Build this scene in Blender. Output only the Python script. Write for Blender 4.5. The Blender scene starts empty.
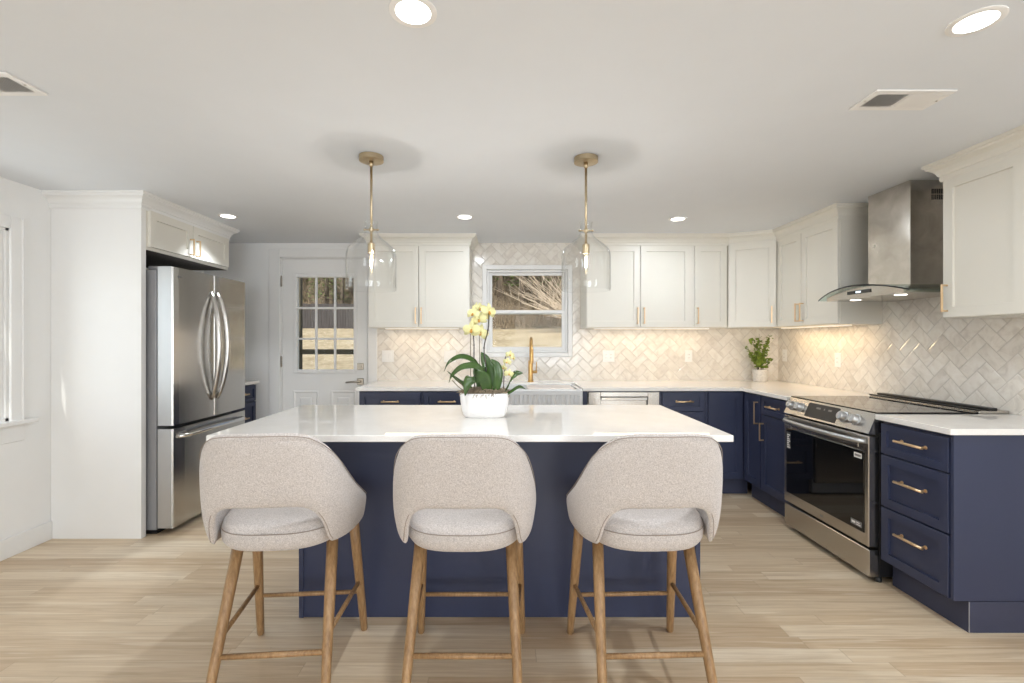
import bpy, bmesh, math, random
from mathutils import Vector, Matrix
R = math.radians
PI = math.pi
scene = bpy.context.scene
C = scene.collection
random.seed(7)

# ------------------------------------------------------------------ camera, world, lights
EYE = 1.305
cam_data = bpy.data.cameras.new('camera')
cam_data.sensor_width = 36.0
cam_data.lens = 36.0 * 470.0 / 1024.0
cam_data.shift_x = 6.5 / 1024.0
cam_data.shift_y = -0.5 / 1024.0
cam_data.clip_start = 0.02
cam_data.clip_end = 300
cam = bpy.data.objects.new('camera', cam_data)
C.objects.link(cam)
cam.location = (0, 0, EYE)
cam.rotation_euler = (R(90), 0, 0)
scene.camera = cam

vs = scene.view_settings
vs.view_transform = 'Standard'
vs.look = 'None'
vs.gamma = 1.0
vs.exposure = 0.25
vs.use_curve_mapping = False
scene.cycles.use_denoising = True
scene.cycles.max_bounces = 10
scene.cycles.diffuse_bounces = 6
scene.cycles.glossy_bounces = 5
scene.cycles.transparent_max_bounces = 16
scene.cycles.caustics_reflective = False
scene.cycles.caustics_refractive = False
scene.cycles.sample_clamp_indirect = 6.0

SUN_DIR = Vector((0.20, 1.0, -0.86)).normalized()
world = bpy.data.worlds.new('sky')
scene.world = world
world.use_nodes = True
wn = world.node_tree
wn.nodes.clear()
w_out = wn.nodes.new('ShaderNodeOutputWorld')
w_bg = wn.nodes.new('ShaderNodeBackground')
w_sky = wn.nodes.new('ShaderNodeTexSky')
w_sky.sky_type = 'NISHITA'
w_sky.sun_disc = False
w_sky.sun_elevation = R(40)
w_sky.sun_rotation = R(190)
w_sky.dust_density = 2.0
w_bg.inputs['Strength'].default_value = 0.16
wn.links.new(w_sky.outputs['Color'], w_bg.inputs['Color'])
wn.links.new(w_bg.outputs['Background'], w_out.inputs['Surface'])


def light(name, kind, loc, rot, energy, color=(1, 1, 1), size=1.0, size_y=None, direction=None, **kw):
    d = bpy.data.lights.new(name, kind)
    d.energy = energy
    d.color = color
    if kind == 'AREA':
        d.shape = 'RECTANGLE' if size_y else 'DISK'
        d.size = size
        if size_y:
            d.size_y = size_y
    for k, v in kw.items():
        setattr(d, k, v)
    o = bpy.data.objects.new(name, d)
    C.objects.link(o)
    o.location = loc
    o.rotation_euler = rot
    if direction is not None:
        o.rotation_euler = Vector(direction).to_track_quat('-Z', 'Y').to_euler()
    return o


light('sun', 'SUN', (0, -5, 8), (0, 0, 0), 3.3, (1.0, 0.96, 0.90), direction=SUN_DIR, angle=R(0.55))
# daylight at the kitchen's left window; the rear lamps are unseen fill added for brightness
light('fill_rear_left', 'AREA', (-1.42, -6.40, 1.25), (0, 0, 0), 58, (0.81, 0.90, 1.0), 2.2, 1.85, direction=(0.0, 1, 0.06))
light('fill_rear_right', 'AREA', (1.42, -6.40, 1.25), (0, 0, 0), 118, (0.81, 0.90, 1.0), 2.2, 1.85, direction=(0.0, 1, 0.06))
light('daylight_left_window', 'AREA', (-3.20, 2.36, 1.42), (0, 0, 0), 9, (0.82, 0.905, 1.0), 1.05, 1.3, direction=(1, 0, 0))
light('fill_left_rear', 'AREA', (-3.20, -0.2, 1.42), (0, 0, 0), 9, (0.82, 0.905, 1.0), 1.5, 1.2, direction=(1, 0, 0))

light('fill_right_rear', 'AREA', (2.92, -0.9, 1.42), (0, 0, 0), 40, (0.82, 0.905, 1.0), 1.5, 1.2, direction=(-1, 0, 0))  # added lamp, lifts the darker right side of the room

# ------------------------------------------------------------------ node helpers


def srgb(r, g, b):
    def f(c):
        c /= 255.0
        return c / 12.92 if c <= 0.04045 else ((c + 0.055) / 1.055) ** 2.4
    return (f(r), f(g), f(b), 1.0)


class NT:
    def __init__(self, m):
        self.t = m.node_tree
        self.n = self.t.nodes
        self.l = self.t.links

    def node(self, kind, **kw):
        nd = self.n.new(kind)
        for k, v in kw.items():
            setattr(nd, k, v)
        return nd

    def put(self, sock, v):
        if isinstance(v, (int, float)):
            sock.default_value = v
        elif isinstance(v, (tuple, list)):
            sock.default_value = v
        else:
            self.l.new(v, sock)

    def m(self, op, a, b=None, c=None):
        nd = self.n.new('ShaderNodeMath')
        nd.operation = op
        self.put(nd.inputs[0], a)
        if b is not None:
            self.put(nd.inputs[1], b)
        if c is not None:
            self.put(nd.inputs[2], c)
        return nd.outputs[0]

    def xyz(self, x, y, z):
        nd = self.n.new('ShaderNodeCombineXYZ')
        for i, v in enumerate((x, y, z)):
            self.put(nd.inputs[i], v)
        return nd.outputs[0]

    def sep(self, v):
        nd = self.n.new('ShaderNodeSeparateXYZ')
        self.l.new(v, nd.inputs[0])
        return nd.outputs

    def coord(self):
        return self.n.new('ShaderNodeTexCoord').outputs['Object']

    def mapping(self, v, scale=(1, 1, 1), loc=(0, 0, 0)):
        nd = self.n.new('ShaderNodeMapping')
        nd.inputs['Scale'].default_value = scale
        nd.inputs['Location'].default_value = loc
        self.l.new(v, nd.inputs['Vector'])
        return nd.outputs[0]

    def noise(self, v, scale, detail=3, rough=0.55, dist=0.0):
        nd = self.n.new('ShaderNodeTexNoise')
        nd.inputs['Scale'].default_value = scale
        nd.inputs['Detail'].default_value = detail
        nd.inputs['Roughness'].default_value = rough
        nd.inputs['Distortion'].default_value = dist
        self.l.new(v, nd.inputs['Vector'])
        return nd.outputs[0]

    def white(self, v):
        nd = self.n.new('ShaderNodeTexWhiteNoise')
        nd.noise_dimensions = '3D'
        self.l.new(v, nd.inputs['Vector'])
        return nd.outputs['Value']

    def ramp(self, f, stops):
        nd = self.n.new('ShaderNodeValToRGB')
        e = nd.color_ramp.elements
        while len(e) < len(stops):
            e.new(0.5)
        for i, (p, c) in enumerate(stops):
            e[i].position = p
            e[i].color = c
        self.l.new(f, nd.inputs[0])
        return nd.outputs[0]

    def mix(self, f, a, b, mode='MIX'):
        nd = self.n.new('ShaderNodeMix')
        nd.data_type = 'RGBA'
        nd.blend_type = mode
        self.put(nd.inputs[0], f)
        self.put(nd.inputs[6], a)
        self.put(nd.inputs[7], b)
        return nd.outputs[2]

    def bump(self, h, strength, dist=0.01):
        nd = self.n.new('ShaderNodeBump')
        nd.inputs['Strength'].default_value = strength
        nd.inputs['Distance'].default_value = dist
        self.l.new(h, nd.inputs['Height'])
        return nd.outputs[0]


def base_mat(name, rough=0.5, metal=0.0, spec=0.5, coat=0.0, emit=None, emit_strength=0.0):
    m = bpy.data.materials.new(name)
    m.use_nodes = True
    t = NT(m)
    p = t.n['Principled BSDF']
    p.inputs['Roughness'].default_value = rough
    p.inputs['Metallic'].default_value = metal
    p.inputs['Specular IOR Level'].default_value = spec
    p.inputs['Coat Weight'].default_value = coat
    p.inputs['Coat Roughness'].default_value = 0.05
    if emit:
        p.inputs['Emission Color'].default_value = emit
        p.inputs['Emission Strength'].default_value = emit_strength
    return m, t, p


def simple(name, col, rough=0.5, metal=0.0, spec=0.5, var=0.04, scale=6.0, bump=0.0, bscale=200.0, coat=0.0, emit=None, es=0.0, stretch=(1, 1, 1), detail=3):
    m, t, p = base_mat(name, rough, metal, spec, coat, emit, es)
    co = t.coord()
    n = t.noise(t.mapping(co, stretch), scale, detail)
    lo = tuple(max(0, c * (1 - var)) for c in col[:3]) + (1,)
    hi = tuple(min(1, c * (1 + var)) for c in col[:3]) + (1,)
    t.put(p.inputs['Base Color'], t.ramp(n, [(0.3, lo), (0.7, hi)]))
    if bump > 0:
        b = t.noise(t.mapping(co, stretch), bscale, 2)
        t.put(p.inputs['Normal'], t.bump(b, bump, 0.002))
    return m


M = {}
M['ceiling'] = simple('ceiling_paint', srgb(226, 229, 233), 0.75, var=0.008, bump=0.05, bscale=120)
M['wall'] = simple('wall_paint', srgb(236, 235, 233), 0.6, var=0.008, bump=0.05, bscale=150)
M['trim'] = simple('trim_paint', srgb(232, 231, 229), 0.35, var=0.008)
M['cream'] = simple('cream_cabinet_paint', srgb(222, 218, 208), 0.38, var=0.012, scale=3)
M['navy'] = simple('navy_cabinet_paint', srgb(51, 57, 82), 0.42, var=0.04, scale=3, bump=0.03, bscale=300)
M['navy_dark'] = simple('dark_navy_toe_paint', srgb(56, 60, 82), 0.5, var=0.05)
M['gold'] = simple('brushed_brass', srgb(232, 202, 162), 0.36, 1.0, var=0.05, scale=30, stretch=(1, 1, 8))
M['antique_brass'] = simple('antique_brass', srgb(190, 172, 142), 0.36, 1.0, var=0.06, scale=40, stretch=(1, 1, 6))
M['faucet_gold'] = simple('satin_gold', srgb(212, 172, 112), 0.3, 1.0, var=0.05, scale=30)
M['nickel'] = simple('satin_nickel', srgb(176, 168, 156), 0.3, 1.0, var=0.05, scale=30)
M['chrome'] = simple('chrome', srgb(215, 215, 215), 0.1, 1.0, var=0.02)
M['white_plastic'] = simple('white_plastic', srgb(238, 236, 233), 0.4, var=0.01)
M['black'] = simple('black_plastic', srgb(22, 22, 24), 0.4, var=0.1)
M['cabinet_shade'] = simple('painted_underside_shade', srgb(70, 62, 54), 0.8, var=0.1)
M['matte_glass'] = simple('dark_touch_panel', srgb(26, 25, 26), 0.35, var=0.1)
M['black_glass'] = simple('black_glass', srgb(12, 12, 14), 0.04, spec=0.6, var=0.2)
M['ceramic'] = simple('white_ceramic', srgb(236, 234, 232), 0.35, var=0.02, bump=0.12, bscale=60)
M['fireclay'] = simple('white_fireclay', srgb(226, 226, 226), 0.18, var=0.01)
M['sink_board'] = simple('pale_sink_board', srgb(233, 224, 217), 0.5, var=0.02)
M['grey_side'] = simple('grey_appliance_side', srgb(150, 150, 152), 0.45, 0.3, var=0.03)
M['bark'] = simple('grey_brown_bark', srgb(120, 108, 96), 0.9, var=0.35, scale=3, stretch=(1, 1, 0.3))
M['pale_branch'] = simple('pale_bare_branches', srgb(214, 198, 178), 0.9, var=0.2, scale=5)
M['pine'] = simple('pine_needles', srgb(120, 140, 84), 0.8, var=0.4, scale=2)
M['brush'] = simple('dry_brush', srgb(150, 134, 112), 0.9, var=0.4, scale=3)
M['dark_wood'] = simple('dark_stained_porch_wood', srgb(84, 78, 62), 0.7, var=0.15, scale=10)
M['fence'] = simple('weathered_fence_boards', srgb(72, 68, 68), 0.85, var=0.3, scale=4, stretch=(6, 6, 0.4))
M['leaf'] = simple('dark_orchid_leaf', srgb(60, 86, 38), 0.26, var=0.28, scale=14)
M['leaf_small'] = simple('small_shrub_leaf', srgb(118, 138, 52), 0.45, var=0.4, scale=25)
M['stem'] = simple('orchid_stem', srgb(98, 88, 62), 0.6, var=0.2, scale=30)
M['stem_dark'] = simple('dark_flower_stem', srgb(74, 66, 62), 0.6, var=0.2, scale=30)
M['petal'] = simple('pale_yellow_petal', srgb(222, 216, 158), 0.5, var=0.14, scale=40)
M['petal_core'] = simple('orange_flower_lip', srgb(196, 142, 52), 0.5, var=0.2, scale=60)
M['moss'] = simple('dry_moss', srgb(158, 142, 120), 0.95, var=0.35, scale=60, bump=0.8, bscale=120)
M['stone_pot'] = simple('speckled_grey_stone', srgb(200, 196, 190), 0.7, var=0.12, scale=60, bump=0.3, bscale=80)
M['bark_twig'] = simple('twig_bark', srgb(84, 70, 48), 0.8, var=0.2, scale=20)
M['thread'] = simple('seam_thread', srgb(150, 138, 128), 0.9, var=0.05)
M['led'] = simple('led_lens', (1, 1, 1, 1), 0.5, var=0.0, emit=(1.0, 0.97, 0.92, 1), es=5.0)
M['led_strip'] = simple('warm_led_lens', (1, 1, 1, 1), 0.5, var=0.0, emit=(1.0, 0.80, 0.55, 1), es=0.35)
M['hood_led'] = simple('hood_lamp_lens', (1, 1, 1, 1), 0.5, var=0.0, emit=(1.0, 0.95, 0.85, 1), es=4.0)
M['filament'] = simple('glowing_filament', (1, 1, 1, 1), 0.5, var=0.0, emit=(1.0, 0.74, 0.42, 1), es=30.0)
M['display'] = simple('lit_display', (0.8, 0.9, 1, 1), 0.4, var=0.0, emit=(0.8, 0.9, 1, 1), es=1.5)
M['logo_grey'] = simple('printed_grey_mark', srgb(120, 118, 116), 0.5, var=0.02)
M['ink'] = simple('printed_ink', srgb(60, 60, 62), 0.6, var=0.02)
M['exterior'] = simple('exterior_siding', srgb(214, 212, 206), 0.7, var=0.03)


def steel(name, col, rough=0.24, stretch=(1, 1, 40), strength=0.08):
    m, t, p = base_mat(name, rough, 1.0)
    co = t.coord()
    n = t.noise(t.mapping(co, stretch), 14, 3)
    s = t.noise(co, 3.0, 4, 0.6)
    c = t.mix(0.35, t.ramp(n, [(0.3, tuple(v * 0.93 for v in col[:3]) + (1,)), (0.7, col)]),
              t.ramp(s, [(0.35, tuple(v * 0.86 for v in col[:3]) + (1,)), (0.65, col)]))
    t.put(p.inputs['Base Color'], c)
    t.put(p.inputs['Roughness'], t.m('ADD', t.m('MULTIPLY', s, 0.12), rough - 0.06))
    t.put(p.inputs['Normal'], t.bump(n, strength, 0.001))
    return m


M['steel'] = steel('brushed_stainless', srgb(192, 190, 187), 0.22, (40, 40, 1))
M['steel_h'] = steel('brushed_stainless_horizontal', srgb(198, 194, 188), 0.24, (1, 1, 40))
M['steel_bright'] = steel('light_stainless_edge', srgb(196, 197, 198), 0.42, (40, 40, 1))


def smudged_steel():
    m, t, p = base_mat('smudged_stainless', 0.3, 1.0)
    co = t.coord()
    s = t.noise(co, 7.0, 5, 0.6, 0.8)
    big = t.noise(co, 2.2, 2)
    f = t.m('MULTIPLY', s, big)
    t.put(p.inputs['Base Color'], t.ramp(f, [(0.12, srgb(182, 176, 167)), (0.36, srgb(218, 212, 204))]))
    t.put(p.inputs['Roughness'], t.m('ADD', t.m('MULTIPLY', s, 0.3), 0.06))
    return m


M['hood_steel'] = smudged_steel()


def quartz():
    m, t, p = base_mat('white_quartz', 0.035, 0.0, 0.75)
    co = t.coord()
    n = t.noise(co, 9, 5, 0.65)
    f = t.noise(co, 220, 2)
    c = t.mix(0.3, t.ramp(n, [(0.35, srgb(236, 232, 227)), (0.65, srgb(242, 239, 235))]),
              t.ramp(f, [(0.3, srgb(230, 225, 219)), (0.6, srgb(243, 240, 236))]))
    t.put(p.inputs['Base Color'], c)
    return m


M['quartz'] = quartz()


def fabric():
    m, t, p = base_mat('oatmeal_woven_fabric', 0.95, 0.0, 0.15)
    co = t.coord()
    a = t.noise(co, 260, 3, 0.75)
    b = t.noise(co, 60, 4, 0.7)
    c1 = t.ramp(a, [(0.36, srgb(160, 152, 147)), (0.5, srgb(193, 185, 180)), (0.64, srgb(218, 211, 207))])
    c2 = t.ramp(b, [(0.3, srgb(184, 174, 167)), (0.7, srgb(200, 190, 183))])
    t.put(p.inputs['Base Color'], t.mix(0.3, c1, c2))
    t.put(p.inputs['Sheen Weight'], 0.25)
    t.put(p.inputs['Normal'], t.bump(a, 0.5, 0.002))
    return m


M['fabric'] = fabric()


def stool_wood():
    m, t, p = base_mat('honey_brown_ash', 0.42, 0.0, 0.4)
    co = t.mapping(t.coord(), (1, 1, 0.08))
    a = t.noise(co, 90, 4, 0.6)
    t.put(p.inputs['Base Color'], t.ramp(a, [(0.3, srgb(132, 100, 66)), (0.55, srgb(158, 124, 86)), (0.75, srgb(178, 144, 104))]))
    t.put(p.inputs['Normal'], t.bump(a, 0.15, 0.002))
    return m


M['stool_wood'] = stool_wood()


def herringbone(axis, W=0.076):
    m, t, p = base_mat('marble_herringbone_tile_' + axis, 0.16, 0.0, 0.5)
    co = t.coord()
    s = t.sep(co)
    u0 = s[0] if axis == 'x' else s[1]
    v0 = s[2]
    k = 1 / (W * math.sqrt(2))
    u = t.m('ADD', t.m('MULTIPLY', t.m('ADD', u0, v0), k), 100.3)
    v = t.m('ADD', t.m('MULTIPLY', t.m('SUBTRACT', v0, u0), k), 100.6)
    i = t.m('FLOOR', u)
    j = t.m('FLOOR', v)
    fx = t.m('SUBTRACT', u, i)
    fy = t.m('SUBTRACT', v, j)
    mm = t.m('FLOORED_MODULO', t.m('SUBTRACT', i, j), 4.0)
    isv = t.m('GREATER_THAN', mm, 1.5)
    ish = t.m('SUBTRACT', 1.0, isv)
    top = t.m('MULTIPLY', isv, t.m('LESS_THAN', mm, 2.5))
    offx = t.m('MULTIPLY', ish, mm)
    lx = t.m('ADD', fx, offx)
    ly = t.m('ADD', fy, top)
    LX = t.m('ADD', 1.0, ish)
    LY = t.m('ADD', 1.0, isv)
    d = t.m('MINIMUM', t.m('MINIMUM', lx, t.m('SUBTRACT', LX, lx)), t.m('MINIMUM', ly, t.m('SUBTRACT', LY, ly)))
    idv = t.xyz(t.m('SUBTRACT', i, offx), t.m('SUBTRACT', j, top), isv)
    r1 = t.white(idv)
    idv2 = t.xyz(t.m('SUBTRACT', i, offx), t.m('SUBTRACT', j, top), t.m('ADD', isv, 7.0))
    r2 = t.white(idv2)
    r3 = t.white(t.xyz(t.m('SUBTRACT', i, offx), t.m('SUBTRACT', j, top), t.m('ADD', isv, 13.0)))
    # veins shift from tile to tile
    shift = t.n.new('ShaderNodeVectorMath')
    shift.operation = 'ADD'
    t.l.new(co, shift.inputs[0])
    t.l.new(t.xyz(t.m('MULTIPLY', r1, 9.0), t.m('MULTIPLY', r2, 9.0), t.m('MULTIPLY', r3, 9.0)), shift.inputs[1])
    vein = t.noise(shift.outputs[0], 11, 5, 0.6, 1.2)
    body = t.ramp(vein, [(0.32, srgb(219, 212, 203)), (0.5, srgb(234, 228, 219)), (0.7, srgb(241, 237, 230))])
    tone = t.ramp(r1, [(0.0, srgb(226, 222, 218)), (0.5, srgb(240, 238, 235)), (1.0, srgb(250, 249, 247))])
    tile = t.mix(1.0, body, tone, 'MULTIPLY')
    tile = t.mix(0.45, body, tile)
    gm = t.n.new('ShaderNodeMapRange')
    gm.inputs['From Min'].default_value = 0.012
    gm.inputs['From Max'].default_value = 0.028
    t.l.new(d, gm.inputs['Value'])
    t.put(p.inputs['Base Color'], t.mix(gm.outputs[0], srgb(207, 199, 190), tile))
    gr = t.n.new('ShaderNodeMapRange')
    gr.inputs['From Min'].default_value = 0.0
    gr.inputs['From Max'].default_value = 0.09
    t.l.new(d, gr.inputs['Value'])
    tilt = t.m('ADD', t.m('MULTIPLY', t.m('SUBTRACT', r2, 0.5), lx), t.m('MULTIPLY', t.m('SUBTRACT', r3, 0.5), ly))
    wav = t.noise(shift.outputs[0], 8, 2)
    h = t.m('ADD', t.m('ADD', gr.outputs[0], t.m('MULTIPLY', tilt, 0.5)), t.m('MULTIPLY', wav, 0.5))
    t.put(p.inputs['Normal'], t.bump(h, 0.6, 0.004))
    return m


M['tile_x'] = herringbone('x')
M['tile_y'] = herringbone('y')


def oak_floor():
    m, t, p = base_mat('pale_oak_strip_floor', 0.34, 0.0, 0.4)
    co = t.coord()
    s = t.sep(co)
    W = 0.083
    yy = t.m('ADD', t.m('DIVIDE', s[1], W), 200.0)
    row = t.m('FLOOR', yy)
    fy = t.m('SUBTRACT', yy, row)
    rr = t.white(t.xyz(row, 3.0, 1.0))
    rl = t.white(t.xyz(row, 8.0, 2.0))
    L = t.m('ADD', 0.75, t.m('MULTIPLY', rl, 0.7))
    xx = t.m('ADD', t.m('DIVIDE', t.m('ADD', s[0], t.m('MULTIPLY', rr, 5.0)), L), 100.0)
    col = t.m('FLOOR', xx)
    fx = t.m('SUBTRACT', xx, col)
    r1 = t.white(t.xyz(row, col, 5.0))
    r2 = t.white(t.xyz(row, col, 9.0))
    sh = t.xyz(t.m('ADD', t.m('MULTIPLY', s[0], 0.6), t.m('MULTIPLY', r1, 40.0)), t.m('MULTIPLY', s[1], 14.0), t.m('MULTIPLY', r2, 30.0))
    grain = t.noise(sh, 2.6, 6, 0.65, 0.6)
    sh2 = t.xyz(t.m('ADD', t.m('MULTIPLY', s[0], 2.0), t.m('MULTIPLY', r2, 40.0)), t.m('MULTIPLY', s[1], 90.0), 0.0)
    fine = t.noise(sh2, 2.5, 3, 0.6)
    base = t.ramp(r1, [(0.0, srgb(208, 184, 154)), (0.35, srgb(218, 197, 168)), (0.75, srgb(224, 205, 178)), (1.0, srgb(236, 221, 198))])
    g = t.ramp(grain, [(0.3, srgb(222, 212, 200)), (0.55, srgb(250, 248, 245)), (0.75, srgb(255, 255, 255))])
    c = t.mix(0.85, base, g, 'MULTIPLY')
    sap = t.noise(t.xyz(t.m('ADD', t.m('MULTIPLY', s[0], 0.9), t.m('MULTIPLY', r2, 60.0)), t.m('MULTIPLY', s[1], 22.0), t.m('MULTIPLY', r1, 20.0)), 1.6, 2, 0.5)
    sf = t.ramp(sap, [(0.60, (0, 0, 0, 1)), (0.64, (1, 1, 1, 1))])
    c = t.mix(t.m('MULTIPLY', sf, 0.35), c, srgb(240, 227, 205))
    f2 = t.ramp(fine, [(0.3, srgb(236, 230, 224)), (0.6, srgb(255, 255, 255))])
    c = t.mix(0.6, c, f2, 'MULTIPLY')
    knot = t.noise(co, 4.3, 2)
    c = t.mix(t.m('MULTIPLY', t.m('GREATER_THAN', knot, 0.77), 0.4), c, srgb(150, 118, 88))
    ey = t.m('MINIMUM', fy, t.m('SUBTRACT', 1.0, fy))
    ex = t.m('MULTIPLY', t.m('MINIMUM', fx, t.m('SUBTRACT', 1.0, fx)), 10.0)
    e = t.m('MINIMUM', ey, ex)
    seam = t.n.new('ShaderNodeMapRange')
    seam.inputs['From Min'].default_value = 0.0
    seam.inputs['From Max'].default_value = 0.022
    t.l.new(e, seam.inputs['Value'])
    c = t.mix(t.m('ADD', 0.45, t.m('MULTIPLY', seam.outputs[0], 0.55)), srgb(166, 142, 112), c)
    t.put(p.inputs['Base Color'], c)
    t.put(p.inputs['Roughness'], t.m('ADD', 0.26, t.m('MULTIPLY', grain, 0.2)))
    t.put(p.inputs['Normal'], t.bump(t.m('ADD', seam.outputs[0], t.m('MULTIPLY', fine, 0.2)), 0.12, 0.002))
    return m


M['floor'] = oak_floor()


def lawn():
    m, t, p = base_mat('dormant_straw_lawn', 0.95, 0.0, 0.1)
    co = t.coord()
    a = t.noise(co, 1.1, 6, 0.7)
    b = t.noise(co, 5, 5, 0.75)
    c = t.mix(0.5, t.ramp(a, [(0.3, srgb(160, 140, 108)), (0.5, srgb(204, 184, 150)), (0.7, srgb(222, 206, 176))]),
              t.ramp(b, [(0.35, srgb(120, 106, 78)), (0.6, srgb(205, 190, 162))]))
    t.put(p.inputs['Base Color'], c)
    t.put(p.inputs['Normal'], t.bump(b, 0.6, 0.05))
    return m


M['lawn'] = lawn()


def woods_ground():
    m, t, p = base_mat('leaf_litter_hillside', 0.95, 0.0, 0.1)
    co = t.coord()
    a = t.noise(co, 0.9, 6, 0.75)
    b = t.noise(t.mapping(co, (2.0, 2.0, 0.4)), 2.2, 5, 0.7)
    c = t.mix(0.5, t.ramp(a, [(0.35, srgb(60, 52, 44)), (0.5, srgb(130, 116, 98)), (0.65, srgb(186, 170, 146))]),
              t.ramp(b, [(0.38, srgb(48, 44, 38)), (0.6, srgb(160, 148, 126))]))
    t.put(p.inputs['Base Color'], c)
    t.put(p.inputs['Normal'], t.bump(a, 0.9, 0.3))
    return m


M['woods'] = woods_ground()


def thin_glass(name, tint=(0.97, 0.985, 0.98, 1), edge=0.9, base=0.05):
    m = bpy.data.materials.new(name)
    m.use_nodes = True
    t = NT(m)
    t.n.clear()
    out = t.node('ShaderNodeOutputMaterial')
    tr = t.node('ShaderNodeBsdfTransparent')
    tr.inputs[0].default_value = tint
    gl = t.node('ShaderNodeBsdfGlossy')
    gl.inputs['Roughness'].default_value = 0.02
    co = t.coord()
    n = t.noise(co, 3.0, 2)
    lw = t.node('ShaderNodeLayerWeight')
    lw.inputs['Blend'].default_value = 0.35
    f = t.m('ADD', t.m('MULTIPLY', t.m('POWER', lw.outputs['Facing'], 2.5), edge), base)
    f = t.m('MULTIPLY', f, t.m('ADD', 0.9, t.m('MULTIPLY', n, 0.2)))
    mx = t.node('ShaderNodeMixShader')
    t.l.new(f, mx.inputs[0])
    t.l.new(tr.outputs[0], mx.inputs[1])
    t.l.new(gl.outputs[0], mx.inputs[2])
    t.l.new(mx.outputs[0], out.inputs['Surface'])
    return m


M['pane'] = thin_glass('window_glass', (0.96, 0.975, 0.965, 1), 0.8, 0.004)
M['shade_glass'] = thin_glass('clear_blown_glass', (0.994, 0.996, 0.995, 1), 0.75, 0.025)
M['hood_glass'] = thin_glass('tinted_hood_glass', (0.80, 0.90, 0.88, 1), 0.8, 0.06)

# ------------------------------------------------------------------ mesh helpers


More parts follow.
